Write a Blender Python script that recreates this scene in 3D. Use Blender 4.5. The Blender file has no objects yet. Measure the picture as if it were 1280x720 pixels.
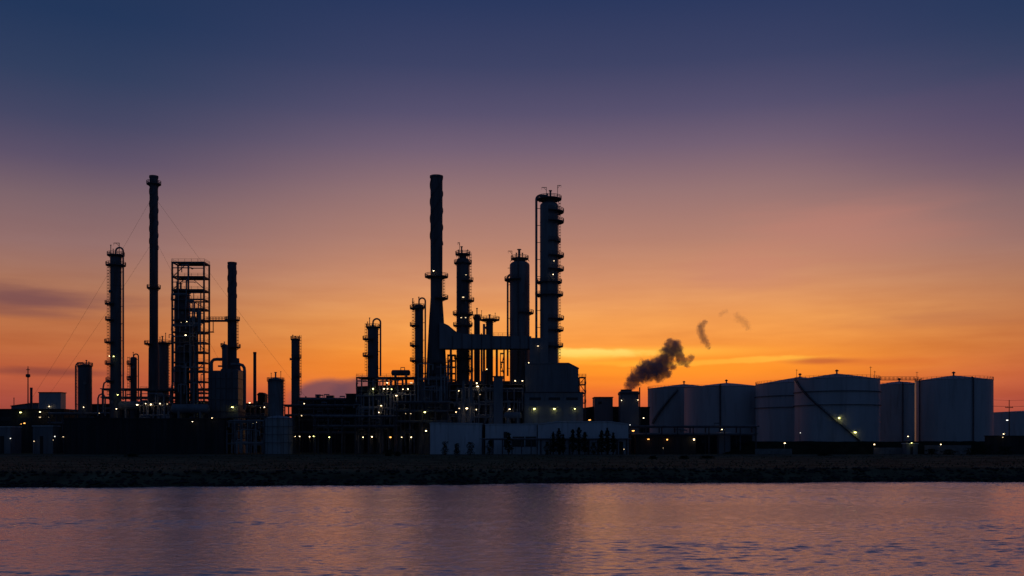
import bpy, math, random
from mathutils import Vector, Matrix
random.seed(7)
S = bpy.context.scene
C = bpy.context.collection
PI = math.pi
F, CAMZ, HZ, GZ = 1244.4, 8.0, 550.0, 2.5      # focal length in photo pixels, eye height, horizon row, yard level

def sc(Y): return Y / F
def X(px, Y): return (px - 640.0) * Y / F
def Zg(py, Y): return (HZ - py) * Y / F + CAMZ - GZ      # height above the yard

# ------------------------------------------------------------------ materials
def lin(c):
    return tuple(((x / 255.0) / 12.92 if x / 255.0 <= 0.04045 else ((x / 255.0 + 0.055) / 1.055) ** 2.4) for x in c)

def mat(name, col, rough=0.6, metal=0.0, var=0.25, scale=0.6, stain=None, stain_amt=0.5, streak=False, bump=0.0, spec=0.5):
    m = bpy.data.materials.new(name); m.use_nodes = True
    nt = m.node_tree; b = nt.nodes['Principled BSDF']
    tc = nt.nodes.new('ShaderNodeTexCoord'); mp = nt.nodes.new('ShaderNodeMapping')
    mp.inputs['Scale'].default_value = (scale, scale, scale * (0.12 if streak else 1.0))
    nt.links.new(tc.outputs['Object'], mp.inputs['Vector'])
    n = nt.nodes.new('ShaderNodeTexNoise'); n.inputs['Detail'].default_value = 6; n.inputs['Scale'].default_value = 1.0
    nt.links.new(mp.outputs[0], n.inputs['Vector'])
    r = nt.nodes.new('ShaderNodeValToRGB')
    r.color_ramp.elements[0].position = 0.3; r.color_ramp.elements[1].position = 0.72
    r.color_ramp.elements[0].color = tuple(c * (1 - var) for c in col) + (1,)
    r.color_ramp.elements[1].color = tuple(min(1, c * (1 + var)) for c in col) + (1,)
    nt.links.new(n.outputs['Fac'], r.inputs['Fac'])
    out = r.outputs['Color']
    if stain:
        n2 = nt.nodes.new('ShaderNodeTexNoise'); n2.inputs['Scale'].default_value = 2.3; n2.inputs['Detail'].default_value = 8
        nt.links.new(mp.outputs[0], n2.inputs['Vector'])
        r2 = nt.nodes.new('ShaderNodeValToRGB'); r2.color_ramp.elements[0].position = 0.52; r2.color_ramp.elements[1].position = 0.7
        nt.links.new(n2.outputs['Fac'], r2.inputs['Fac'])
        mu = nt.nodes.new('ShaderNodeMath'); mu.operation = 'MULTIPLY'; mu.inputs[1].default_value = stain_amt
        nt.links.new(r2.outputs['Color'], mu.inputs[0])
        mx = nt.nodes.new('ShaderNodeMix'); mx.data_type = 'RGBA'
        nt.links.new(mu.outputs[0], mx.inputs[0]); nt.links.new(out, mx.inputs[6]); mx.inputs[7].default_value = tuple(stain) + (1,)
        out = mx.outputs[2]
    nt.links.new(out, b.inputs['Base Color'])
    b.inputs['Roughness'].default_value = rough; b.inputs['Metallic'].default_value = metal; b.inputs['Specular IOR Level'].default_value = spec
    if bump:
        bp = nt.nodes.new('ShaderNodeBump'); bp.inputs['Strength'].default_value = bump; bp.inputs['Distance'].default_value = 0.1
        nt.links.new(n.outputs['Fac'], bp.inputs['Height']); nt.links.new(bp.outputs[0], b.inputs['Normal'])
    return m

RUST = (0.12, 0.05, 0.025)
M = {
    'steel': mat('column_steel', (0.15, 0.16, 0.175), 0.62, 0.1, 0.3, 0.35, RUST, 0.5, True),
    'clad': mat('insulation_cladding', (0.24, 0.255, 0.275), 0.6, 0.1, 0.25, 0.35, (0.1, 0.08, 0.07), 0.5, True),
    'stack': mat('stack_concrete', (0.15, 0.15, 0.16), 0.85, 0, 0.3, 0.25, (0.05, 0.045, 0.045), 0.6, True),
    'frame': mat('frame_steel', (0.12, 0.12, 0.13), 0.7, 0.1, 0.35, 0.8, RUST, 0.6),
    'lagged': mat('lagged_pipe', (0.32, 0.32, 0.33), 0.6, 0, 0.25, 0.7, RUST, 0.3),
    'pipe': mat('pipe_steel', (0.24, 0.24, 0.25), 0.5, 0.3, 0.3, 0.7, RUST, 0.4),
    'rail': mat('galvanised_rail', (0.16, 0.16, 0.16), 0.6, 0.3, 0.2, 1.0),
    'tank': mat('tank_white_paint', (0.6, 0.62, 0.64), 0.55, 0, 0.1, 0.22, (0.4, 0.4, 0.4), 0.5, True),
    'tankold': mat('tank_weathered_paint', (0.46, 0.5, 0.52), 0.6, 0, 0.14, 0.22, (0.22, 0.17, 0.13), 0.45, True),
    'roofpaint': mat('tank_roof_paint', (0.4, 0.41, 0.43), 0.65, 0, 0.2, 0.3, (0.2, 0.18, 0.16), 0.5),
    'white': mat('white_cladding', (0.8, 0.81, 0.83), 0.55, 0, 0.1, 0.4, (0.42, 0.38, 0.34), 0.4, True),
    'grey': mat('grey_cladding', (0.24, 0.255, 0.28), 0.65, 0.0, 0.2, 0.4, (0.14, 0.12, 0.1), 0.5, True),
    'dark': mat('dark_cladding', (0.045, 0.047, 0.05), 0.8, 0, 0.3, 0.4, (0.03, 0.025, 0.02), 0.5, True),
    'roof': mat('bitumen_roof', (0.06, 0.06, 0.065), 0.8, 0, 0.3, 0.5),
    'concrete': mat('concrete', (0.28, 0.27, 0.26), 0.85, 0, 0.25, 0.6, (0.14, 0.13, 0.12), 0.6, bump=0.3),
    'rock': mat('riprap_stone', (0.05, 0.05, 0.052), 0.9, 0, 0.5, 1.2, (0.02, 0.022, 0.018), 0.6, bump=0.5, spec=.1),
    'leaf': mat('leaf', (0.035, 0.05, 0.025), 0.8, 0, 0.4, 1.5, spec=.15),
    'bark': mat('bark', (0.07, 0.05, 0.035), 0.9, 0, 0.3, 3.0),
    'grassblade': mat('grass_blade', (0.08, 0.088, 0.042), 0.9, 0, 0.5, 0.15, spec=.05),
    'glass': mat('window_glass', (0.03, 0.035, 0.04), 0.1, 0, 0.1, 1.0),
    'wood': mat('pole_wood', (0.08, 0.06, 0.045), 0.9, 0, 0.3, 2.0),
}

def emit(name, col, strength):
    m = bpy.data.materials.new(name); m.use_nodes = True
    nt = m.node_tree; nt.nodes.clear()
    e = nt.nodes.new('ShaderNodeEmission'); o = nt.nodes.new('ShaderNodeOutputMaterial')
    e.inputs[0].default_value = tuple(col) + (1,); e.inputs[1].default_value = strength
    nt.links.new(e.outputs[0], o.inputs[0])
    return m
EM = {'W': emit('lamp_warm_white', (1.0, 0.72, 0.38), 7.0), 'Y': emit('lamp_yellow', (0.92, 0.86, 0.24), 9.0),
      'O': emit('lamp_orange', (1.0, 0.42, 0.09), 3.6), 'C': emit('lamp_cool_white', (0.9, 0.88, 0.8), 2.5),
      'D': emit('lamp_dim_warm', (1.0, 0.72, 0.4), 1.6)}

# ------------------------------------------------------------------ mesh builder
class MB:
    def __init__(s): s.v = []; s.f = []
    def add(s, vs, fs):
        o = len(s.v); s.v += [tuple(p) for p in vs]; s.f += [tuple(i + o for i in f) for f in fs]; return s
    def box(s, x0, x1, y0, y1, z0, z1):
        return s.add([(x0,y0,z0),(x1,y0,z0),(x1,y1,z0),(x0,y1,z0),(x0,y0,z1),(x1,y0,z1),(x1,y1,z1),(x0,y1,z1)],
                     [(0,3,2,1),(4,5,6,7),(0,1,5,4),(1,2,6,5),(2,3,7,6),(3,0,4,7)])
    def bar(s, p, q, w, h=None):
        """square bar from p to q"""
        h = h or w; p = Vector(p); q = Vector(q); d = (q - p).normalized()
        up = Vector((0,0,1)) if abs(d.z) < 0.95 else Vector((0,1,0))
        a = d.cross(up).normalized(); b = a.cross(d).normalized()
        a *= w / 2; b *= h / 2
        vs = [p-a-b, p+a-b, p+a+b, p-a+b, q-a-b, q+a-b, q+a+b, q-a+b]
        return s.add(vs, [(0,1,2,3),(7,6,5,4),(1,0,4,5),(2,1,5,6),(3,2,6,7),(0,3,7,4)])
    def tube(s, path, r, n=8, caps=True):
        P = [Vector(p) for p in path]; rs = r if isinstance(r, (list, tuple)) else [r] * len(P)
        vs = []; fs = []; a = None
        for i, p in enumerate(P):
            d = ((P[min(i+1, len(P)-1)] - P[max(i-1, 0)])).normalized()
            if a is None:
                up = Vector((0,0,1)) if abs(d.z) < 0.9 else Vector((0,1,0)); a = d.cross(up).normalized()
            else:
                a = (a - d * a.dot(d)).normalized()
            b = d.cross(a)
            for k in range(n):
                t = 2*PI*k/n; vs.append(p + (a*math.cos(t) + b*math.sin(t)) * rs[i])
        for i in range(len(P)-1):
            for k in range(n):
                k2 = (k+1) % n; fs.append((i*n+k, i*n+k2, (i+1)*n+k2, (i+1)*n+k))
        if caps: fs.append(tuple(range(n))[::-1]); fs.append(tuple((len(P)-1)*n + k for k in range(n)))
        return s.add(vs, fs)
    def lathe(s, prof, n=28, cx=0, cy=0):
        vs = []; fs = []
        for r, z in prof:
            for k in range(n):
                t = 2*PI*k/n; vs.append((cx + max(r, 0.001)*math.cos(t), cy + max(r, 0.001)*math.sin(t), z))
        for i in range(len(prof)-1):
            for k in range(n):
                k2 = (k+1) % n; fs.append((i*n+k, i*n+k2, (i+1)*n+k2, (i+1)*n+k))
        fs.append(tuple(range(n))[::-1]); fs.append(tuple((len(prof)-1)*n + k for k in range(n)))
        return s.add(vs, fs)
    def arc(s, r0, r1, z0, z1, a0, a1, seg=None):
        """ring sector plate"""
        full = abs(a1 - a0) >= 359; seg = seg or max(6, int(abs(a1-a0)/12)); vs = []; fs = []
        m = seg if full else seg + 1
        for i in range(m):
            t = math.radians(a0 + (a1-a0)*i/seg); c, q = math.cos(t), math.sin(t)
            vs += [(r0*c,r0*q,z0),(r1*c,r1*q,z0),(r1*c,r1*q,z1),(r0*c,r0*q,z1)]
        for i in range(seg):
            a = 4*i; b = 4*((i+1) % m)
            fs += [(a+1,b+1,b+2,a+2),(a+2,b+2,b+3,a+3),(a+3,b+3,b,a),(a,b,b+1,a+1)]
        if not full: fs += [(0,1,2,3), (4*seg+3,4*seg+2,4*seg+1,4*seg)]
        return s.add(vs, fs)
    def prism(s, poly, y0, y1):
        """polygon in the x-z plane pulled through depth y0..y1"""
        n = len(poly); vs = [(x,y0,z) for x,z in poly] + [(x,y1,z) for x,z in poly]
        fs = [tuple(range(n)), tuple(range(2*n-1, n-1, -1))] + [((i+1)%n, i, n+i, n+(i+1)%n) for i in range(n)]
        return s.add(vs, fs)
    def build(s, name, m, parent=None, smooth=False, loc=None):
        me = bpy.data.meshes.new(name); me.from_pydata(s.v, [], s.f); me.validate()
        me.materials.append(M[m] if isinstance(m, str) else m)
        if smooth:
            me.polygons.foreach_set('use_smooth', [True]*len(me.polygons))
            try: me.set_sharp_from_angle(angle=math.radians(35))
            except Exception: pass
        o = bpy.data.objects.new(name, me); C.objects.link(o)
        if parent: o.parent = parent
        if loc: o.location = loc
        return o

def thing(name, label, cat, loc, group=None):
    o = bpy.data.objects.new(name, None); o.empty_display_size = 1; C.objects.link(o); o.location = loc
    o['label'] = label; o['category'] = cat; o['kind'] = 'thing'
    if group: o['group'] = group
    return o
def tag(o, label, cat, group=None, kind=None):
    if label: o['label'] = label
    if cat: o['category'] = cat
    if group: o['group'] = group
    if kind or label: o['kind'] = kind or 'thing'
    return o

# ------------------------------------------------------------------ plant builders
SECT = {'F': (0, 360), 'L': (105, 275), 'R': (-95, 75)}
def platform(t, R, z, side, reach, rail=True, rin=None):
    a0, a1 = SECT[side]; ro = R + reach
    d = MB().arc(R + 0.01 if rin is None else rin, ro, z - 0.22, z, a0, a1)
    if rin is not None: d.arc(rin, rin + R*.28, z - R*.75, z - .21, a0, a1)
    d.arc(ro - 0.06, ro + 0.03, z - 0.3, z + 0.12, a0, a1)
    k = a0
    while k <= a1 - (1 if side == 'F' else 0):
        th = math.radians(k); c, q = math.cos(th), math.sin(th)
        d.bar((c*(R-0.05), q*(R-0.05), z-1.2), (c*(ro-0.15), q*(ro-0.15), z-0.2), 0.14); k += 42
    p = d.build('platform', 'frame', t)
    if rail:
        r = MB()
        for h in (0.6, 1.15): r.arc(ro - 0.08, ro + 0.08, z + h - 0.08, z + h + 0.08, a0, a1)
        n = max(4, int((a1 - a0) / 360 * 2*PI*ro / 1.5))
        for i in range(n + (0 if side == 'F' else 1)):
            th = math.radians(a0 + (a1-a0)*i/n); c, q = math.cos(th)*ro, math.sin(th)*ro
            r.bar((c, q, z), (c, q, z + 1.22), 0.16)
        r.build('railing', 'rail', p)
    return p

def ladder(t, R, z0, z1, ang):
    th = math.radians(ang); d = Vector((math.cos(th), math.sin(th), 0)); e = Vector((-d.y, d.x, 0)); p = d * (R + 0.35)
    m = MB()
    for sgn in (-1, 1):
        q = p + e*0.28*sgn; m.bar((q.x, q.y, z0), (q.x, q.y, z1), 0.12)
    z = z0 + 0.4
    while z < z1:
        a = p - e*0.28; b = p + e*0.28; m.bar((a.x, a.y, z), (b.x, b.y, z), 0.05); z += 0.5
    z = z0 + 2.2
    while z < z1:       # cage hoops
        path = [p + e*0.32*math.cos(u) + d*0.75*math.sin(u) + Vector((0,0,z)) for u in [PI*k/6 for k in range(7)]]
        m.tube(path, 0.09, 4); z += 1.2
    o = p + d*.75
    if z1 - z0 > 4: m.bar((o.x, o.y, z0 + 2.2), (o.x, o.y, z1), .1)
    m.build('ladder', 'rail', t)

def dome_head(R, H, h, n=6):
    return [(R*math.cos(PI/2*i/n), H - h + h*math.sin(PI/2*i/n)) for i in range(n+1)]

def column(label, x0, x1, yt, Y, plats=(), lad=None, pipe=None, vents=(), name='distillation_column', cat='column', bands=9, m='steel', group=None, skirt=True, nozz=3, base=0.0):
    """x0,x1,yt: outline of the shell in photo pixels at distance Y; pipe = (px, py_top, r_px, py_bottom)"""
    s = sc(Y); cx = (x0 + x1)/2; R = (x1 - x0)/2*s; H = Zg(yt, Y)
    t = thing(name, label, cat, (X(cx, Y), Y, GZ), group)
    hd = min(R*0.45, H*0.2); pr = [(R*1.02, base), (R*1.02, base + 0.5)] if not skirt else [(R*1.18, base), (R*1.18, base + 0.4), (R*1.02, base + 3.5)]
    z = base + 5
    step = max(2.5, (H - hd - 6) / max(1, bands))
    while z < H - hd - 1:
        pr += [(R, z), (R + 0.07, z), (R + 0.07, z + 0.3), (R, z + 0.3)]; z += step
    pr += dome_head(R, H, hd)
    MB().lathe(pr, 28).build('shell', m, t, True)
    for (py, side, reach) in plats:
        zz = Zg(py, Y); platform(t, R, zz, side, reach*s, True, R*.3 if zz > H - hd and side == 'F' else None)
    if lad:
        ladder(t, R, Zg(lad[2], Y), Zg(lad[1], Y), {'L': 195, 'R': -15, 'C': 262}[lad[0]])
    if pipe:
        px, pt, pr_, pb = pipe; dx = (px - cx)*s; zt = Zg(pt, Y); r = pr_*s; sg = 1 if dx > 0 else -1
        rb = min(abs(dx)*0.5, 1.6)
        path = [(0, 0, H - 0.3), (0, 0, zt - rb)]
        for k in range(1, 7): u = PI/2*k/6; path.append((sg*rb*(1-math.cos(u)), 0, zt - rb + rb*math.sin(u)))
        for k in range(0, 7): u = PI/2*k/6; path.append((dx - sg*rb + sg*rb*math.sin(u), 0, zt - rb + rb*math.cos(u)))
        path.append((dx, 0, Zg(pb, Y)))
        pp = MB().tube(path, r, 10).build('overhead_pipe', 'pipe', t, True)
        z = Zg(pb, Y) + 3
        while z < H - hd:
            MB().box(min(dx, sg*R*0.9), max(dx, sg*R*0.9), -0.1, 0.1, z, z + 0.2).build('pipe_support', 'frame', t); z += 7
    for (vx, vt, vr) in vents:
        dx = (vx - cx)*s; zz = H - hd*0.6 - 0.5
        v = MB(); v.tube([(dx, 0, zz), (dx, 0, Zg(vt, Y))], vr*s, 8); v.arc(0.0, vr*s*1.9, Zg(vt, Y) - 0.25, Zg(vt, Y), 0, 360, 8) if dx == 0 else v.lathe([(vr*s*1.8, Zg(vt, Y) - 0.3), (vr*s*1.8, Zg(vt, Y))], 8, dx, 0)
        v.build('vent_pipe', 'pipe', t, True)
    rnd = random.Random(int(x0*7 + yt))
    for i in range(nozz):
        zz = base + 4 + (H - base - 6)*rnd.random(); a = math.radians(rnd.choice([200, 235, 262, 290, 330]) + rnd.uniform(-10, 10)); c, q = math.cos(a), math.sin(a)
        nz = MB().tube([(c*R*0.95, q*R*0.95, zz), (c*(R+0.5), q*(R+0.5), zz), (c*(R+0.5), q*(R+0.5), zz)], 0.45, 10)
        nz.tube([(c*(R+0.5), q*(R+0.5), zz), (c*(R+0.65), q*(R+0.65), zz)], 0.65, 10); nz.build('manway', 'pipe', t, True)
    return t

def stack(label, prof, Y, plats=(), strakes=None, lad=None, m='stack', cap=True, group=None, name='chimney_stack'):
    """prof: (py, x_left, x_right) from the top down"""
    cx = (prof[0][1] + prof[0][2])/2; s = sc(Y)
    t = thing(name, label, 'chimney', (X(cx, Y), Y, GZ), group)
    pts = [((b - a)/2*s, Zg(y, Y)) for y, a, b in prof][::-1]
    if pts[0][1] > 0.3: pts = [(pts[0][0], 0.0)] + pts
    top = pts[-1]
    pr = list(pts[:-1]) + [(top[0], top[1] - 0.8), (top[0]*1.1, top[1] - 0.8), (top[0]*1.1, top[1]), (top[0]*0.82, top[1]), (top[0]*0.8, top[1] - 3)]
    MB().lathe(pr, 32).build('shaft', m, t, True)
    def rad(z):
        for (r0, z0), (r1, z1) in zip(pts, pts[1:]):
            if z0 <= z <= z1: return r0 + (r1-r0)*(z-z0)/max(1e-6, z1-z0)
        return pts[-1][0]
    if strakes:
        za, zb, w, turns = Zg(strakes[1], Y), Zg(strakes[0], Y), strakes[2]*s, strakes[3]
        for k in range(3):
            n = 60; vs = []; fs = []
            for i in range(n+1):
                z = za + (zb-za)*i/n; th = 2*PI*(k/3 + turns*i/n); R = rad(z); c, q = math.cos(th), math.sin(th)
                dz = 0.22
                vs += [(c*(R-0.02), q*(R-0.02), z-dz), (c*(R+w), q*(R+w), z-dz), (c*(R+w), q*(R+w), z+dz), (c*(R-0.02), q*(R-0.02), z+dz)]
            for i in range(n):
                a = 4*i; b = a + 4; fs += [(a,a+1,b+1,b),(a+1,a+2,b+2,b+1),(a+2,a+3,b+3,b+2),(a+3,a,b,b+3)]
            fs += [(0,1,2,3), (4*n+3,4*n+2,4*n+1,4*n)]
            MB().add(vs, fs).build('strake', m, t)
    for (py, side, reach) in plats:
        z = Zg(py, Y); platform(t, rad(z), z, side, reach*s)
    if lad:
        ladder(t, rad(Zg(lad[2], Y)) if len(lad) < 4 else lad[3]*s, Zg(lad[2], Y), Zg(lad[1], Y), {'L': 195, 'R': -15, 'C': 262}[lad[0]])
    return t

def steel_structure(label, xs, ys, Y, depth, name='process_structure', cat='steel structure', rail_top=True, braces=(), post=0.45, beam=0.45, decks=True, group=None, midposts=(), pipes=0):
    """xs: post columns (px), ys: floor levels (py, top first)"""
    s = sc(Y); cx = (xs[0] + xs[-1])/2; H = Zg(ys[0], Y)
    t = thing(name, label, cat, (X(cx, Y), Y, GZ), group)
    lx = [(x - cx)*s for x in xs]
    for x in lx:
        for y in (0, depth):
            MB().box(x - post/2, x + post/2, y - post/2, y + post/2, 0, H).build('post', 'frame', t)
    for (px, pa, pb) in midposts:
        x = (px - cx)*s; MB().box(x - post/2, x + post/2, -post*0.45, post*0.45, Zg(pb, Y), Zg(pa, Y)).build('post', 'frame', t)
    for i, py in enumerate(ys):
        z = Zg(py, Y); b = MB(); e = 0.02
        for y in (0, depth): b.box(lx[0] - post/2 - e, lx[-1] + post/2 + e, y - beam/2 - e, y + beam/2 + e, z - beam, z)
        for x in lx: b.box(x - beam*0.4, x + beam*0.4, beam/2, depth - beam/2, z - beam + 0.05, z - 0.02)
        if decks and not (i % 4 == 3 and len(ys) > 6): b.box(lx[0] + beam, lx[-1] - beam, beam*0.7, depth - beam*0.7, z - 0.12, z - 0.04)
        fl = b.build('floor_frame', 'frame', t)
        if rail_top and (i == 0 or decks):
            r = MB()
            for h in (0.6, 1.15):
                for y in (-0.1, depth + 0.1): r.box(lx[0] - 0.2, lx[-1] + 0.2, y - 0.04, y + 0.04, z + h - 0.04, z + h + 0.04)
                for x in (lx[0] - 0.2, lx[-1] + 0.2): r.box(x - 0.04, x + 0.04, -0.1, depth + 0.1, z + h - 0.035, z + h + 0.035)
            n = max(2, int((lx[-1] - lx[0]) / 2.2))
            for k in range(n + 1):
                x = lx[0] - 0.2 + (lx[-1] - lx[0] + 0.4)*k/n
                for y in (-0.1, depth + 0.1): r.box(x - 0.05, x + 0.05, y - 0.05, y + 0.05, z, z + 1.18)
            r.build('railing', 'rail', fl)
    rnd = random.Random(int(xs[0]*3 + ys[0]))
    for k in range(pipes):
        r = rnd.uniform(.14, .34); y = -post*.5 - r - .05 - rnd.uniform(0, .5); x = rnd.uniform(lx[0], lx[-1]); i = rnd.randrange(len(ys)); z1 = Zg(ys[i], Y) - rnd.uniform(.6, 2)
        if k % 3 < 2:
            z0 = max(.2, z1 - rnd.uniform(6, 20)); e = rnd.choice((-1, 1))*rnd.uniform(1, 5); e = max(lx[0] - 1, min(lx[-1] + 1, x + e)) - x
            path = [(x, y, z0), (x, y, z1 - .5), (x, y + .15, z1), (x, y + 2.5, z1)] if k % 2 else [(x, y, z0), (x, y, z1 - .3), (x + e*.1, y, z1), (x + e, y, z1), (x + e, y, z1 - rnd.uniform(1, 4))]
        else:
            x2 = max(lx[0], min(lx[-1], x + rnd.choice((-1, 1))*rnd.uniform(6, 16))); path = [(x, y + 2, z1 - 1), (x, y, z1 - 1), (x2, y, z1 - 1), (x2, y, z1 - 3.5)]
        MB().tube(path, r, 8).build('pipe', rnd.choice(('pipe', 'lagged', 'lagged', 'clad')), t, True)
    for (ax, ay, bx, by) in braces:
        MB().bar(((ax - cx)*s, -0.05, Zg(ay, Y)), ((bx - cx)*s, -0.05, Zg(by, Y)), 0.28).build('brace', 'frame', t)
    return t

def pipe_rack(label, x0, x1, ys, Y, depth=6.0, nposts=6, npipe=4, rs=(0.2, 0.32), group=None):
    s = sc(Y); cx = (x0 + x1)/2; W = (x1 - x0)*s; H = Zg(ys[0], Y)
    t = thing('pipe_rack', label, 'pipe rack', (X(cx, Y), Y, GZ), group)
    rnd = random.Random(int(x0 + ys[0]))
    for i in range(nposts):
        x = -W/2 + W*i/(nposts - 1)
        for y in (0, depth): MB().box(x - .22, x + .22, y - .22, y + .22, 0, H).build('post', 'frame', t)
    for py in ys:
        z = Zg(py, Y)
        for i in range(nposts):
            x = -W/2 + W*i/(nposts - 1); MB().box(x - .18, x + .18, -.4, depth + .4, z - .42, z - .01).build('crossbeam', 'frame', t)
        for y in (-0.3, depth + 0.3): MB().box(-W/2, W/2, y - .1, y + .1, z - .36, z + .04).build('beam', 'frame', t)
        for k in range(npipe):
            r = rnd.uniform(*rs); y = 0.6 + (depth - 1.2)*k/max(1, npipe - 1)
            a = -W/2 - rnd.uniform(0, 2); b = W/2 + rnd.uniform(0, 2)
            pts = [(a, y, z + r), (b, y, z + r)]
            if rnd.random() < 0.5:      # an expansion loop rising over the rack
                xl = rnd.uniform(-W*0.35, W*0.3); h = rnd.uniform(1.0, 1.8)
                pts = [(a, y, z+r), (xl, y, z+r), (xl, y, z+r+h), (xl+2, y, z+r+h), (xl+2, y, z+r), (b, y, z+r)]
            MB().tube(pts, r, 8).build('pipe', 'lagged' if rnd.random() < .4 else 'pipe', t, True)
    return t

def vessel(label, x0, x1, yt, Y, base=0.0, m='clad', name='vertical_vessel', **k):
    return column(label, x0, x1, yt, Y, name=name, cat='vessel', bands=4, m=m, base=base, **k)

def drum(label, x0, x1, yc, rpx, Y, m='clad', group=None):
    """horizontal drum on two saddles"""
    s = sc(Y); cx = (x0 + x1)/2; L = (x1 - x0)*s; R = rpx*s; z = Zg(yc, Y)
    t = thing('horizontal_drum', label, 'vessel', (X(cx, Y), Y, GZ), group)
    n = 6; path = []; rs = []
    for i in range(n+1): u = PI/2*i/n; path.append((-L/2 + R*0.6*(1-math.cos(u)), 0, z)); rs.append(max(0.02, R*math.sin(u)))
    for i in range(n, -1, -1): u = PI/2*i/n; path.append((L/2 - R*0.6*(1-math.cos(u)), 0, z)); rs.append(max(0.02, R*math.sin(u)))
    MB().tube(path, rs, 20).build('shell', m, t, True)
    for sg in (-1, 1):
        x = sg*L*0.28; MB().box(x - 0.4, x + 0.4, -R*0.8, R*0.8, 0, z - R*0.55).build('saddle', 'concrete', t)
    MB().tube([(0, 0, z + R*0.9), (0, 0, z + R + 1.0), (L*0.2, 0, z + R + 1.0), (L*0.2, 0, z + R*0.9)], 0.18, 8).build('pipe', 'pipe', t, True)
    return t

def building(label, poly, Y, depth, m='grey', name='industrial_building', cat='building', seams=8, windows=(), door=None, parapet=True, roofm='roof', vents=()):
    """poly: roofline points (px, py), left to right; walls drop to the yard"""
    s = sc(Y); cx = (poly[0][0] + poly[-1][0])/2
    t = thing(name, label, cat, (X(cx, Y), Y, GZ))
    L = [((px - cx)*s, Zg(py, Y)) for px, py in poly]
    w = MB().prism([(L[0][0], 0)] + [(L[-1][0], 0)] + [(x, z) for x, z in L[::-1]], 0, depth)
    W = w.build('wall', m, t)
    # standing seams of the cladding, as thin ribs on the front face
    if seams:
        r = MB(); x0, x1 = L[0][0], L[-1][0]
        def top(x):
            for (a, za), (b, zb) in zip(L, L[1:]):
                if a <= x <= b: return za + (zb - za)*(x - a)/max(1e-6, b - a)
            return L[-1][1]
        for i in range(1, seams):
            x = x0 + (x1 - x0)*i/seams; r.box(x - 0.06, x + 0.06, -0.07, -0.002, 0.1, top(x) - 0.3)
        z = 2.6; zm = min(L[0][1], L[-1][1]) - 0.6
        while z < zm and seams > 4: r.box(x0 + .05, x1 - .05, -0.05, -0.002, z - .05, z + .05); z += 3.1
        r.build('cladding_rib', m, W)
    rr = MB()
    for (a, za), (b, zb) in zip(L, L[1:]):
        if abs(b - a) < 0.05: continue
        rr.prism([(a - (0.25 if a == L[0][0] else 0), za + 0.003), (b + (0.25 if b == L[-1][0] else 0), zb + 0.003), (b + (0.25 if b == L[-1][0] else 0), zb + 0.35), (a - (0.25 if a == L[0][0] else 0), za + 0.35)], -0.3, depth + 0.3)
    rf = rr.build('roof', roofm, t)
    for (vx, vt, vw) in vents:
        x = (vx - cx)*s; zt = Zg(vt, Y); MB().box(x - vw*s/2, x + vw*s/2, 2, 2 + vw*s, max(z for _, z in L) - 0.6, zt).build('roof_vent', 'frame', rf)
    for (wx0, wx1, wy0, wy1) in windows:
        a, b, z1, z0 = (wx0 - cx)*s, (wx1 - cx)*s, Zg(wy0, Y), Zg(wy1, Y)
        f = MB().box(a - .1, b + .1, -0.1, -0.003, z0 - .1, z1 + .1).build('window', 'frame', t)
        MB().box(a, b, -0.13, -0.101, z0, z1).build('pane', 'glass', f)
    if door:
        a, b, z1 = (door[0] - cx)*s, (door[1] - cx)*s, Zg(door[2], Y)
        d = MB().box(a, b, -0.12, -0.003, 0.02, z1).build('door', 'dark', t)
    return t

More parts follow.
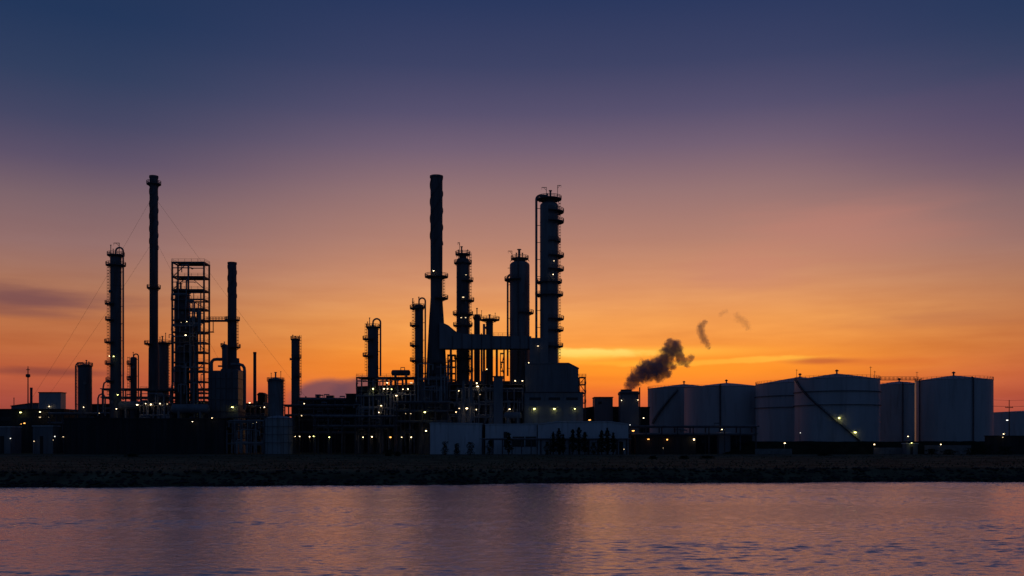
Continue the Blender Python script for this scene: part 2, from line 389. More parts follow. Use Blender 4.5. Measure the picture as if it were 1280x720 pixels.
def tank(label, cx, rpx, yw, ya, Y, m='tank', girders=(), stair=None, pipes=(), rail=(0, 360), vent=True, masts=()):
    s = sc(Y); R = rpx*s; H = Zg(yw, Y); HA = Zg(ya, Y)
    t = thing('storage_tank', label, 'tank', (X(cx, Y), Y, GZ)); face = math.atan2(-Y, -X(cx, Y))
    n = 72; pr = [(R + .25, 0), (R + .25, .3), (R, .3)]
    k = 1
    while k*2.4 < H - 1: pr += [(R, k*2.4), (R + .012, k*2.4 + .01), (R + .012, k*2.4 + .1), (R, k*2.4 + .11)]; k += 1
    pr += [(R, H)]
    MB().lathe(pr, n).build('shell', m, t, True)
    MB().lathe([(R + .12, H + .004), (R + .12, H + .22), (R*0.66, H + .22 + (HA - H)*0.33), (R*0.33, H + .2 + (HA - H)*0.66), (0.05, HA)], n).build('roof', 'roofpaint', t, True)
    for gy in girders: MB().arc(R + .015, R + .55, Zg(gy, Y) - .22, Zg(gy, Y), 0, 360, n).build('wind_girder', 'frame', t)
    if rail:
        r = MB(); a0, a1 = rail
        for h in (.6, 1.15): r.arc(R - .05, R + .05, H + .22 + h - .04, H + .22 + h + .04, a0, a1, max(8, int((a1 - a0)/5)))
        nn = max(4, int((a1 - a0)/360*2*PI*R/2.2))
        for i in range(nn + (0 if a1 - a0 >= 359 else 1)):
            th = math.radians(a0 + (a1 - a0)*i/nn); r.bar((R*math.cos(th), R*math.sin(th), H + .2), (R*math.cos(th), R*math.sin(th), H + 1.4), .1)
        r.build('railing', 'rail', t)
    if vent:
        v = MB().lathe([(.35, HA - .3), (.35, HA + .9), (.75, HA + .9), (.75, HA + 1.3), (.1, HA + 1.7)], 12); v.build('roof_vent', 'frame', t, True)
    for (px, r) in pipes:
        u = max(-.98, min(.98, (px - cx)/rpx)); a = face + math.asin(u); c, q = math.cos(a)*(R + r*1.6), math.sin(a)*(R + r*1.6)
        MB().tube([(c, q, 0), (c, q, H + .5), (c*.93, q*.93, H + .9)], r, 8).build('vertical_pipe', 'frame', t, True)
    for (px, pt) in masts:
        u = max(-.995, min(.995, (px - cx)/rpx)); a = face + math.asin(u); c, q = math.cos(a)*(R - .5), math.sin(a)*(R - .5)
        mm = MB(); zt = Zg(pt, Y); mm.tube([(c, q, H), (c, q, zt)], .09, 6); mm.box(c - .5, c + .6, q - .05, q + .05, zt - .5, zt - .38); mm.build('mast', 'frame', t)
    if stair:
        (xa, ya_, xb, yb) = stair; aa = face + math.asin((xa - cx)/rpx); ab = face + math.asin((xb - cx)/rpx); za, zb = Zg(ya_, Y), Zg(yb, Y)
        st = MB(); nn = 90
        def pt(f, rr, dz): a = aa + (ab - aa)*f; return (math.cos(a)*rr, math.sin(a)*rr, za + (zb - za)*f + dz)
        for rr in (R + .12, R + 1.05): st.tube([pt(i/40, rr, 0) for i in range(41)], .16, 6)
        for i in range(nn):
            a = aa + (ab - aa)*(i + .5)/nn; z = za + (zb - za)*(i + .5)/nn; da = .3/R
            p = [(math.cos(a + e)*rr, math.sin(a + e)*rr, z + dz) for dz in (-.04, .04) for e, rr in ((-da, R + .1), (da, R + .1), (da, R + 1.05), (-da, R + 1.05))]
            st.add(p, [(0,1,2,3),(7,6,5,4),(0,4,5,1),(1,5,6,2),(2,6,7,3),(3,7,4,0)])
        so = st.build('stairway', 'frame', t)
        rl = MB()
        for dz in (.55, 1.1): rl.tube([pt(i/40, R + 1.05, dz) for i in range(41)], .06, 5)
        for i in range(31): p0 = pt(i/30, R + 1.05, 0); p1 = pt(i/30, R + 1.05, 1.1); rl.bar(p0, p1, .08)
        rl.build('railing', 'rail', so)
    return t

# ------------------------------------------------------------------ setting: ground, water
SHORE = lambda x: 181.0 + x*0.14 + 2.2*math.sin(x*.043 + .7) + 1.5*math.sin(x*0.11) + 0.8*math.sin(x*0.31 + 1) + 0.5*math.sin(x*0.9)
def ground_mesh():
    xs = [-6000, -2500, -1000, -500] + [-300 + 3*i for i in range(201)] + [500, 1000, 2500, 6000]
    prof = [(-14, -3.0), (-3, -0.7), (0, 0.0), (2.5, 0.8), (5, 1.55), (8, 2.15), (11, 2.42), (16, 2.5), (30, 2.52), (60, 2.5), (100, 2.5), (150, 2.5), (260, 2.5), (500, 2.5), (1500, 2.5), (7000, 2.5)]
    rnd = random.Random(3); vs = []; fs = []
    for i, x in enumerate(xs):
        for j, (d, z) in enumerate(prof):
            jz = rnd.uniform(-.12, .12) if 1 < j < 8 else 0
            y = SHORE(max(-300, min(300, x))) + d if j < 12 else 181 + d
            vs.append((x, y, z + jz))
    m = len(prof)
    for i in range(len(xs)-1):
        for j in range(m-1): fs.append((i*m+j, (i+1)*m+j, (i+1)*m+j+1, i*m+j+1))
    g = MB().add(vs, fs)
    mt = mat('grass_ground', (0.13, 0.13, 0.075), 0.95, 0, 0.5, 0.12, (0.04, 0.033, 0.022), 0.6, bump=0.4, spec=.05)
    return g.build('ground', mt, None, True)
tag(ground_mesh(), None, None, kind='structure')

wm = bpy.data.materials.new('water'); wm.use_nodes = True
nt = wm.node_tree; b = nt.nodes['Principled BSDF']
b.inputs['Base Color'].default_value = (0.92, 0.83, 0.77, 1); b.inputs['Roughness'].default_value = 0.17; b.inputs['IOR'].default_value = 3.0; b.inputs['Metallic'].default_value = 0.8
geo = nt.nodes.new('ShaderNodeNewGeometry')
prev = None
for (sx, sy, det, h, dist) in ((1.5, 2.4, 5, 1.0, 0.1), (4.5, 6.0, 3, 1.0, 0.022)):
    mp = nt.nodes.new('ShaderNodeMapping'); mp.inputs['Scale'].default_value = (sx, sy, 1); mp.inputs['Rotation'].default_value = (0, 0, math.radians(6))
    nt.links.new(geo.outputs['Position'], mp.inputs['Vector'])
    n = nt.nodes.new('ShaderNodeTexNoise'); n.inputs['Scale'].default_value = 1.0; n.inputs['Detail'].default_value = det; n.inputs['Roughness'].default_value = 0.55
    nt.links.new(mp.outputs[0], n.inputs['Vector'])
    bp = nt.nodes.new('ShaderNodeBump'); bp.inputs['Strength'].default_value = h; bp.inputs['Distance'].default_value = dist
    nt.links.new(n.outputs['Fac'], bp.inputs['Height'])
    if prev: nt.links.new(prev.outputs[0], bp.inputs['Normal'])
    prev = bp
nt.links.new(prev.outputs[0], b.inputs['Normal'])
import numpy as np
def water_mesh():
    """one sheet: a wave field of many crossing wave trains, finely divided where the river is seen, calm far off"""
    xs = np.concatenate([[-6000, -2000, -700, -300], np.arange(-180, 205, .32), [320, 700, 2000, 6000]])
    ys = np.concatenate([[-500, -100, 20], np.arange(44, 80, .2), np.arange(80, 120, .25), np.arange(120, 216, .34), [240]])
    Xg, Yg = np.meshgrid(xs, ys, indexing='ij'); rg = np.random.RandomState(4); Z = np.zeros_like(Xg)
    for k in range(90):
        lam = 0.45*(1.9/.45)**rg.rand(); th = rg.normal(-PI/2, .55); amp = WAVE*lam**1.05*(.5 + rg.rand()); ph = rg.rand()*2*PI
        q = 2*PI/lam*(np.cos(th)*Xg + np.sin(th)*Yg) + ph
        Z += amp*(np.sin(q) + .18*np.cos(2*q))
    # gusts: patches of rougher and calmer water
    gust = np.zeros_like(Xg)
    for k in range(14):
        gust += np.sin(rg.normal(0, .05)*Xg + rg.normal(0, .16)*Yg + rg.rand()*6.28)
    Z *= np.clip(1 + .12*gust, .45, 1.6)
    fade = np.clip((190 - np.abs(Xg))/30, 0, 1)*np.clip((Yg - 44)/6, 0, 1)*np.clip((214 - Yg)/20, .25, 1); Z *= fade
    n, m = Xg.shape; co = np.stack([Xg, Yg, Z], -1).reshape(-1, 3).astype(np.float32)
    i = (np.arange(n-1)[:, None]*m + np.arange(m-1)[None, :]).ravel(); f = np.stack([i, i+m, i+m+1, i+1], -1).astype(np.int32)
    me = bpy.data.meshes.new('water'); me.vertices.add(len(co)); me.vertices.foreach_set('co', co.ravel())
    me.loops.add(f.size); me.loops.foreach_set('vertex_index', f.ravel()); me.polygons.add(len(f))
    me.polygons.foreach_set('loop_start', np.arange(0, f.size, 4, dtype=np.int32)); me.update(calc_edges=True)
    me.polygons.foreach_set('use_smooth', np.ones(len(f), dtype=bool)); me.materials.append(wm)
    o = bpy.data.objects.new('water', me); C.objects.link(o); return o
WAVE = .0021
tag(water_mesh(), None, None, kind='structure')

def rocks():
    rnd = random.Random(11); m = MB(); ico = [(0,0,1),(.9,0,.2),(.28,.85,.15),(-.72,.53,.2),(-.72,-.53,.1),(.28,-.85,.2),(0,0,-.6)]
    for i in range(5200):
        x = rnd.uniform(-165, 165); d = rnd.choice((rnd.uniform(-1.2, 9), rnd.uniform(-1, 3))); r = rnd.uniform(.16, .5) * (1.5 if rnd.random() < .06 else 1)
        z = max(-0.1, min(2.3, d*0.3)); a = rnd.uniform(0, 6.3); ca, sa = math.cos(a), math.sin(a)
        k = [rnd.uniform(.7, 1.25) for _ in range(7)]
        p = [((vx*ca - vy*sa)*r*q*1.3 + x, (vx*sa + vy*ca)*r*q + SHORE(x) + d, vz*r*q*.8 + z) for (vx, vy, vz), q in zip(ico, k)]
        m.add(p, [(0,1,2),(0,2,3),(0,3,4),(0,4,5),(0,5,1),(6,2,1),(6,3,2),(6,4,3),(6,5,4),(6,1,5)])
    return m.build('rocks', 'rock')
tag(rocks(), None, None, kind='stuff')

def grass():
    rnd = random.Random(5); m = MB()
    for i in range(7000):
        x = rnd.uniform(-170, 185); d = rnd.uniform(6.5, 60) if rnd.random() < .6 else rnd.uniform(60, 190)
        y = SHORE(x) + d; z = 2.12 if d < 10 else 2.48; h = rnd.uniform(.1, .32) * (1.5 if rnd.random() < .05 else 1); a = rnd.uniform(0, 6.3); w = rnd.uniform(.08, .3)
        c, q = math.cos(a)*w, math.sin(a)*w; lx, ly = rnd.uniform(-.2, .2), rnd.uniform(-.2, .2)
        m.add([(x-c, y-q, z), (x+c, y+q, z), (x+lx+c*.3, y+ly, z+h), (x+lx-c*.2, y+ly, z+h*.9)], [(0,1,2,3)])
    return m.build('grass', 'grassblade')
tag(grass(), None, None, kind='stuff')

# service road along the yard and the dyke in front of the tank farm
rm = mat('worn_concrete_road', (0.17, 0.17, 0.165), 0.9, 0, 0.25, 0.5, spec=.15)
tag(MB().add([(-220, 352, GZ+.03), (230, 352, GZ+.03), (230, 359, GZ+.03), (-220, 359, GZ+.03)], [(0,1,2,3)]).build('road', rm), None, None, kind='structure')
def dyke():
    x0, x1 = X(900, 396), X(1330, 396); vs = []; fs = []; n = 60; rnd = random.Random(2)
    for i in range(n+1):
        x = x0 + (x1-x0)*i/n; e = min(1.0, i/5.0); j = rnd.uniform(-.15, .15)
        vs += [(x, 386, GZ-.1), (x, 394, GZ + 4.9*e + j), (x, 397.5, GZ + 4.95*e + j), (x, 405, GZ-.1)]
    for i in range(n):
        a = 4*i; fs += [(a, a+4, a+5, a+1), (a+1, a+5, a+6, a+2), (a+2, a+6, a+7, a+3)]
    fs += [(0,1,2,3), (4*n+3, 4*n+2, 4*n+1, 4*n)]
    return MB().add(vs, fs).build('embankment', mat('dyke_turf', (0.03, 0.033, 0.02), 0.95, 0, 0.4, 0.3, spec=.05), None, True)
tag(dyke(), None, None, kind='structure')

# ------------------------------------------------------------------ west units
column('slim dark column with landings up its side, just west of the tall guyed chimney', 138, 151.5, 319, 405,
       [(319, 'F', 3.5), (331.5, 'F', 5), (380, 'L', 6), (400, 'L', 5.5), (428, 'L', 6.5), (455, 'L', 6), (476, 'L', 5)], ('L', 331, 500), (154, 309.5, 1.1, 500), [(138.5, 306, .5), (141.5, 311, .4)], bands=14)
column('short stout column with a pipe hooked over its top, nearest the pale flat-roofed block', 98, 114.5, 455, 415, [(457, 'F', .8)], ('L', 458, 515), (94.6, 453.5, .9, 515), [(108, 450, .7), (111, 452, .5)], bands=6)
column('very slender little column standing between the slim column and the guyed chimney', 163, 171, 446, 420, [(455, 'L', 4), (474, 'L', 4)], ('L', 446, 500), (173, 442.5, .8, 500), [(166.5, 440, .4)], bands=5)
column('broad vessel with railed top standing hard against the guyed chimney', 198, 210.5, 427, 426, [(429, 'F', 3.5)], ('R', 427, 505), None, [(203, 420, .8), (207, 416, .4), (200, 421, .4)], bands=6, m='clad', name='vertical_vessel', cat='vessel')
g = stack('tall slim chimney held by guy wires, tallest of the western units', [(220, 187.2, 197.3), (430, 187.0, 197.4), (436, 186, 198.4), (505, 185.6, 198.8), (566, 185.6, 198.8)], 412,
      [(230, 'F', 3.6), (360, 'F', 3.0), (430, 'L', 6)], (233, 312, .6, 1.7), ('C', 222, 436))
for (ay, gx, dy) in ((252, -14, 6), (308, 12, -4), (252, 437, 5), (306, 345, -3)):
    s = sc(412); a = (0, 0, Zg(ay, 412)); e = ((gx - 192.2)*s, dy, 0)
    sgn = 1 if gx > 192 else -1
    pts = [(sgn*1.7 + (e[0]-sgn*1.7)*i/12, dy*i/12, a[2]*(1 - i/12) - 2.2*math.sin(PI*i/12)) for i in range(13)]
    MB().tube(pts, .032, 5).build('guy_wire', 'rail', g)

steel_structure('open lattice steel tower enclosing vessels, between the guyed chimney and the ribbed chimney', [215.3, 255.0], [327, 345, 361.5, 373.5, 385, 399, 414, 427, 439, 452, 463, 476, 490, 505], 405, 7,
    name='lattice_tower', braces=[(217, 345, 235, 328), (237, 345, 255, 361), (237, 374, 255, 385), (217, 361, 235, 345), (247, 427, 256, 439), (247, 463, 256, 452), (247, 476, 256, 490)], post=.62, beam=.6, pipes=46, midposts=[(235.5, 327, 362), (246.8, 385, 505), (225, 399, 505), (241, 399, 505)])
column('tall dark vessel inside the lattice tower reaching its third floor', 219, 236.5, 362, 409, [(366, 'F', 1.5)], None, None, [(221, 352, .8), (226, 354, 1.2), (232, 361, .6)], bands=12, name='reactor_vessel', cat='vessel', group=None)
column('narrow vessel with pointed top inside the lattice tower, lower than its neighbour', 237.5, 247, 396, 410, [(400, 'F', 1)], None, None, [(243, 388, .9)], bands=8, name='reactor_vessel', cat='vessel')
def bridge():
    Y = 407; s = sc(Y); cx = 257
    t = thing('walkway_bridge', 'thin railed walkway spanning from the lattice tower to the ribbed chimney', 'walkway', (X(cx, Y), Y, GZ))
    L = (285.5 - cx)*s; z = Zg(400, Y)
    d = MB().box(.4, L, -.7, .7, z - .45, z - .1); d.box(.4, L, -.85, -.7, z - .7, z); d.box(.4, L, .7, .85, z - .7, z); d.build('deck', 'frame', t)
    r = MB()
    for h in (.65, 1.25):
        for y in (-.78, .78): r.box(.4, L, y - .05, y + .05, z + h - .05, z + h + .05)
    for i in range(8):
        x = .45 + (L - .5)*i/7
        for y in (-.78, .78): r.box(x - .06, x + .06, y - .06, y + .06, z, z + 1.3)
    r.build('railing', 'rail', t)
    z2 = Zg(414.5, Y); x2 = (267 - cx)*s; lo = MB().box(.4, x2, -.8, .8, z2 - .35, z2)
    for x in (.9*s*5, x2): lo.box(x - .14, x + .14, -.7, -.42, z2, z - .45)
    lo.build('lower_landing', 'frame', t)
bridge()
stack('dark chimney with spiral ribs at its crown, rising from the fired heater', [(328, 285, 295.4), (462, 284.6, 296)], 410, [(400, 'F', 3.8), (434, 'R', 4.5)], (332, 372, .6, .9), ('R', 400, 436), name='chimney_stack')
def heater():
    Y = 406; s = sc(Y); cx = 290
    t = thing('fired_heater', 'boxy fired heater with conical hood below the ribbed chimney, one yellow lamp on its face', 'furnace', (X(cx, Y), Y, GZ))
    P = lambda px, py: ((px - cx)*s, Zg(py, Y))
    MB().prism([P(264, 566), P(301, 566), P(301, 464), P(298, 462), P(280, 462), P(279, 464), P(264, 464)], -4, 7).build('casing', 'steel', t)
    r = MB()
    for py in (474, 486, 500, 515, 530, 545): z = Zg(py, Y); r.box((263.6 - cx)*s, (301.4 - cx)*s, -4.2, 7.2, z - .15, z + .15)
    for px in (268, 273, 279, 286, 293.5): r.box((px - cx)*s - .1, (px - cx)*s + .1, -4.16, -3.99, 0.1, Zg(466, Y))
    r.build('stiffening_rib', 'frame', t)
    hood = MB().lathe([(8.2*s, Zg(461.8, Y)), (6.2*s, Zg(452, Y)), (5.9*s, Zg(447, Y))], 24, 0, 3.5); hood.build('hood', 'stack', t, True)
    def duct(pts, r): MB().tube([((px - cx)*s, -1.5, Zg(py, Y)) for px, py in pts], r*s, 12).build('duct', 'pipe', t, True)
    duct([(282, 449.5), (272, 449.5), (268.5, 450), (266.4, 452), (265.8, 455), (265.8, 464)], 2.0)
    duct([(284, 458), (274, 458)], 1.1)
    duct([(290, 456), (301, 456), (304.5, 457), (306.5, 460), (307, 464), (307, 512)], 2.0)
heater()
pipe_rack('three-tier pipe rack over the eastern half of the long low hall front', 378, 446, [499, 512, 526], 416, 6, 6, 5)
steel_structure('low equipment frame in front of the fired heater and the pencil-thin stack', [281, 297, 313, 330], [521, 534, 547], 394, 6, pipes=46)
vessel('small domed vessel tucked against the foot of the ribbed chimney', 277.5, 284.3, 430, 404, m='steel', vents=[(280.5, 427, .5)], plats=[(433, 'L', 1.5)], nozz=0)
stack('plain pencil-thin vent stack east of the fired heater', [(440, 316.6, 320.4), (566, 316.3, 320.7)], 430, name='vent_stack', lad=None)
vessel('pale domed silo with vent pipes, between the pencil-thin stack and the slender ladder column', 335, 354, 472, 402, plats=[(476, 'F', 1.0)], lad=('R', 474, 520), vents=[(344.5, 465, 1.0), (339, 466, .35), (351, 464, .35)], name='silo')
def squat():
    Y = 396; s = sc(Y); cx = 348.5; R = 17.5*s; H = Zg(523, Y)
    t = thing('squat_tank', 'low pale round tank ringed by scaffold poles in front of the domed silo', 'tank', (X(cx, Y), Y, GZ))
    MB().lathe([(R, 0), (R, H), (R*.6, H + .8), (.05, H + 1.2)], 40).build('shell', 'tankold', t, True)
    m = MB()
    for py in (523, 533, 543, 553): z = Zg(py, Y); m.arc(R + .6, R + .78, z - .12, z + .05, 0, 360, 32)
    for k in range(18): a = 2*PI*k/18; m.bar(((R+.7)*math.cos(a), (R+.7)*math.sin(a), 0), ((R+.7)*math.cos(a), (R+.7)*math.sin(a), H + 1), .14)
    m.build('scaffold', 'rail', t)
squat()
column('slender dark column with a ladder down its eastern side, alone over the long low hall', 364.3, 374.2, 424, 420, [(424, 'F', .9), (447, 'R', 2.4), (470, 'R', 2.4)], ('R', 419, 500), None, [(366, 418.5, .45), (369.5, 420, .5), (373, 421.5, .4)], bands=8)

building('pale flat-roofed block on the western edge, beside the short stout column', [(48.5, 491), (76, 491)], 440, 5, 'tankold', seams=5, windows=[(53, 56, 520, 524), (66, 69, 520, 524)])
building('low western shed with a gently stepped roof behind the radio mast', [(14, 508), (24, 506.5), (40, 504.5), (48, 504.5)], 452, 14, 'grey', seams=6)
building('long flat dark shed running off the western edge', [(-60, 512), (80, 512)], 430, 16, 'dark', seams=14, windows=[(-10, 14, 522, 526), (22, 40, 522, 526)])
building('small lean-to with a pale strip of roof in front of the long western shed', [(41, 533), (66, 533)], 400, 6, 'grey', seams=4, roofm='white', door=(50, 54, 545))
building('low pale store on the far western edge with a thin pale eave', [(-40, 534), (13, 534)], 402, 9, 'grey', seams=6, roofm='white', door=(0, 5, 545))
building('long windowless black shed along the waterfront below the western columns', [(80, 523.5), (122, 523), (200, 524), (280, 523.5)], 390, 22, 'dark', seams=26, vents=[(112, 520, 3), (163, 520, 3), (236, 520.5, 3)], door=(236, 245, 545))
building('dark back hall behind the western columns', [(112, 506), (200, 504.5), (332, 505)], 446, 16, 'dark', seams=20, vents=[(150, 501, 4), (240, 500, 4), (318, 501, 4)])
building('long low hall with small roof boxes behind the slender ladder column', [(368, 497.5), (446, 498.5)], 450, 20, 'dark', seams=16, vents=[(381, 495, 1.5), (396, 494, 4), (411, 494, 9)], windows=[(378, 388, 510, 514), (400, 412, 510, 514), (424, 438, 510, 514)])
building('squat plant room with a rounded roof between the vent stack and the silo', [(322, 494), (324, 491.5), (328, 491.5), (331, 494)], 442, 5, 'dark', seams=0)
def mast():
    Y = 445; s = sc(Y); cx = 35
    t = thing('radio_mast', 'slim mast with a drum-shaped head above the stepped western shed', 'mast', (X(cx, Y), Y, GZ)); H = Zg(460, Y)
    MB().tube([(0, 0, 0), (0, 0, H)], [.38, .22], 8).build('pole', 'frame', t, True)
    MB().lathe([(.3, Zg(472, Y)), (.95, Zg(471, Y)), (.95, Zg(468, Y)), (.3, Zg(467.4, Y))], 14).build('drum_head', 'frame', t, True)
    MB().box(-.85, .85, -.1, .1, Zg(462.5, Y), Zg(461.7, Y)).box(-.1, .1, -.1, .1, H, H + .8).build('antenna', 'frame', t)
mast()
stack('short stub chimney close beside the radio mast', [(484.5, 37.6, 40.6), (566, 37.4, 40.8)], 447, name='stub_chimney')
stack('hair-thin vent pipe at the western end of the stepped shed', [(497, 17.0, 17.9), (566, 16.8, 18.1)], 450, name='vent_stack')

# pipe bends and lines at the foot of the slim column
def bend(label, pts, r, Y, name='pipe_bend'):
    s = sc(Y); cx = pts[0][0]
    o = MB().tube([((px - cx)*s, 0, Zg(py, Y)) for px, py in pts], r*s, 10).build(name, 'pipe', None, True, (X(cx, Y), Y, GZ))
    return tag(o, label, 'pipe')
bend('hooked pipe curling beside the base of the slim column', [(129, 515), (129, 484), (130, 479), (133, 477), (137, 478)], 1.0, 402)
bend('lower hooked pipe arching over just west of the slim column', [(122.5, 520), (122.5, 498), (124, 494), (127, 492.5), (130, 494), (131.5, 498), (131.5, 520)], 1.0, 403)
pipe_rack('pipe rack at mid height behind the long black shed, under the western columns', 128, 268, [486.5, 497, 511], 423, 8, 8, 5)
pipe_rack('low pipe rack behind the pale block and the long western shed', 62, 128, [517, 529], 412, 6, 5, 4)
pipe_rack('pipe rack between the fired heater and the pale silo', 300, 338, [508, 521, 533], 416, 7, 4, 4)
drum('long horizontal drum lit by lamps behind the black shed', 148, 196, 507, 5.5, 404)
drum('horizontal drum under the lattice tower', 214, 262, 511, 6, 397)
building('small dark pump house under the lattice tower', [(220, 502), (256, 502)], 414, 7, 'dark', seams=6)
steel_structure('three-floor equipment frame around the foot of the guyed chimney', [176, 196, 213], [487, 500, 513], 399, 8, pipes=34)
pipe_rack('long waterside pipe bridge east of the silo, lamps glowing under it', 394, 494, [520.5, 533], 391, 6, 7, 5)
pipe_rack('pipe rack behind the waterside pipe bridge, at the foot of the slender ladder column', 356, 446, [507, 519, 541], 410, 7, 6, 5)

# ------------------------------------------------------------------ central units
column('domed column with railed side platforms rising out of the open process deck', 459.6, 473, 407, 411, [(409, 'F', 2), (424, 'L', 6), (445, 'L', 6)], ('L', 404, 470), (475.6, 398.5, 1.1, 470), [(462, 397, .5), (459.5, 402, .4)], bands=9)
steel_structure('open process deck with railed roof and rows of lamps under it', [446, 463, 483, 503, 520], [471, 488, 503, 519, 534], 400, 13,
    braces=[(446, 503, 463, 488), (503, 488, 520, 503), (463, 534, 483, 519)], post=.55, pipes=64)
for i, (a, b_, yt, lb) in enumerate(((448.5, 455, 491, 'westernmost of the upright drums standing inside the open process deck'), (487, 498, 494, 'wide upright drum inside the eastern half of the open process deck'),
                                     (470, 478, 508, 'low upright drum near the middle of the open process deck'))):
    vessel(lb, a, b_, yt, 407, m='steel', name='upright_drum', nozz=1)
drum('flat-lying drum on the roof of the open process deck', 489, 513, 466, 3.6, 407, m='steel')
building('boxy switch room on the western end of the open process deck', [(432.5, 493), (445, 493)], 412, 8, 'dark', seams=3)
column('thin column with many western side platforms, just west of the great chimney', 518.5, 529, 380, 402, [(384, 'F', 2.5), (385.5, 'L', 6), (407, 'L', 6), (432, 'L', 6), (451, 'L', 6)], ('L', 376, 478), (531.6, 372.5, 1.0, 478), [(516, 373, .5), (523.5, 371, .5)], bands=12)
stack('great concrete chimney with spiral ribs at its top and a widening base', [(220, 538, 553.2), (300, 538, 553.2), (372, 538.4, 553.2), (400, 536.4, 555), (440, 534.4, 557.2), (478, 533, 559.5), (480, 531, 561)], 404,
      [(346, 'F', 7), (373, 'R', 7)], (224, 306, .85, 1.3), ('R', 346, 376))
building('heavy plinth block under the great chimney', [(521, 478), (562, 478)], 400, 12, 'grey', seams=5, parapet=False, windows=[(530, 536, 484, 488)])
def flue():
    Y = 402; s = sc(Y); cx = 555
    t = thing('flue_duct', 'broad raised flue duct running east from the great chimney to the tallest column', 'duct', (X(cx, Y), Y, GZ))
    P = lambda px, py: ((px - cx)*s, Zg(py, Y))
    MB().prism([P(550, 436.5), P(664, 436.5), P(664, 421.2), P(612, 420.6), P(611, 419), P(578, 418), P(570, 415), P(561, 407.5), P(554.5, 404.5), P(550, 404)], -3, 3.5).build('casing', 'grey', t)
    for px in (566, 578, 590, 602, 614, 626, 638, 650, 660): x = (px - cx)*s; MB().box(x - .15, x + .15, -3.2, 3.7, Zg(436.7, Y), Zg(421.0 if px > 611 else 418.0, Y) + (.12 if px > 575 else -1.0)).build('stiffening_rib', 'frame', t)
    MB().prism([P(662, 456), P(685, 456), P(685, 425), P(679, 423.5), P(662, 423.5)], -4.2, 5).build('end_box', 'grey', t)
    for px in (563.5, 602, 630, 657):
        for y in (-2.4, 2.9):
            x = (px - cx)*s; MB().box(x - .3, x + .3, y - .3, y + .3, 0, Zg(436.5, Y)).build('leg', 'frame', t)
    k = MB()
    for h in (.6, 1.15): k.box((612 - cx)*s, (661 - cx)*s, -3.05, -2.97, Zg(420.6, Y) + h - .04, Zg(420.6, Y) + h + .04)
    for i in range(10): x = (612 + 49*i/9 - cx)*s; k.box(x - .05, x + .05, -3.06, -2.96, Zg(421.2, Y), Zg(420.6, Y) + 1.2)
    k.build('railing', 'rail', t)
flue()
column('knobbly column ringed by lit platforms, just east of the great chimney', 570.6, 586.6, 322, 414,
       [(318, 'F', 1.2), (329, 'F', 3), (351, 'R', 5), (376, 'R', 6), (393, 'F', 4.5), (407, 'F', 4), (424, 'R', 5), (448, 'F', 3), (464, 'R', 5)], ('R', 316, 470), None, [(577, 308, .9), (573, 312, .4), (584.5, 312, .4)], bands=12)
def davit(px, py0, py1, reach, Y, label):
    s = sc(Y); h = Zg(py0, Y); z1 = Zg(py1, Y)
    o = MB().bar((0, 0, h), (0, 0, z1), .2).bar((-.1, 0, z1 - .1), (reach*s, 0, z1 - .1), .2).bar((0, 0, z1 - 1.3), (reach*s*.6, 0, z1 - .15), .14).bar((reach*s*.95, 0, z1 - .15), (reach*s*.95, 0, z1 - 1.0), .1).build('davit', 'frame', None, False, (X(px, Y), Y, GZ))
    tag(o, label, 'davit')
davit(574.5, 321, 303, -2.5, 414.3, 'small davit arm on top of the knobbly lit column')
davit(683, 250, 234, -6, 410.3, 'davit arm at the crown of the tallest column, pointing at the overhead pipe')
davit(697, 250, 231.5, 4.5, 410.5, 'davit arm at the crown of the tallest column, above its ladder')
davit(640, 326, 313.5, -5, 415.3, 'davit arm on the domed clad column')
davit(149, 319, 303.5, -7, 405.3, 'thin davit arm over the slim column west of the guyed chimney')
column('lower of two small columns half hidden behind the flue duct, with a cone top', 592.5, 600, 393, 419, [(397, 'F', 1.5)], None, None, [(596.2, 385, .7), (602, 388, .3)], bands=7)
column('small column behind the flue duct carrying a wide railed top platform', 607.5, 616.3, 400.5, 412, [(399.8, 'F', 8)], None, None, [(612, 393, .9), (619, 391, .3)], bands=7)
column('thick domed column with clad shell, paired with the tallest column', 637.2, 662, 326, 416, [(323.5, 'F', -1.5), (350, 'L', 6.5), (391.5, 'R', 5)], ('C', 323, 470), (634.6, 343, 1.2, 470), [(649, 311.5, 1.5), (645.5, 316, .6), (653, 316, .6)], bands=10, m='clad')
column('tallest column of all, with overhead pipe and many ladder landings', 675, 697.8, 252, 410,
       [(249, 'F', 4), (265, 'R', 7), (277.5, 'R', 7), (302, 'R', 3), (320.5, 'R', 7), (337.5, 'R', 7), (353, 'F', 4.5), (369, 'F', 6), (399, 'R', 7), (413, 'R', 6.5), (433, 'R', 6)], ('R', 248, 455), (670.4, 244.5, 1.5, 440), [(688, 238, 1.2), (684, 242, .7)], bands=16, m='clad')
building('ribbed boiler house with a sloping eastern roof and three yellow lamps near its base', [(656.5, 454.5), (711, 454.5), (723, 461)], 398, 20, 'grey', seams=12, roofm='grey')
building('lower annexe across the front of the boiler house', [(655.5, 491), (729, 491)], 394, 3.6, 'grey', seams=9, windows=[(662, 676, 497, 500), (686, 700, 497, 500), (708, 722, 497, 500)])
steel_structure('tall pipe frame on the plinth in front of the great chimney foot', [522, 540, 561], [452, 466, 479], 398.5, 1.2, decks=False, pipes=26, post=.35, beam=.35)
steel_structure('skeletal stair tower against the eastern wall of the boiler house', [724.5, 732], [471, 480, 491, 503, 515], 400, 5, name='stair_tower', braces=[(724.5, 480, 732, 471), (732, 491, 724.5, 480), (724.5, 503, 732, 491), (732, 515, 724.5, 503)], post=.3, beam=.35)
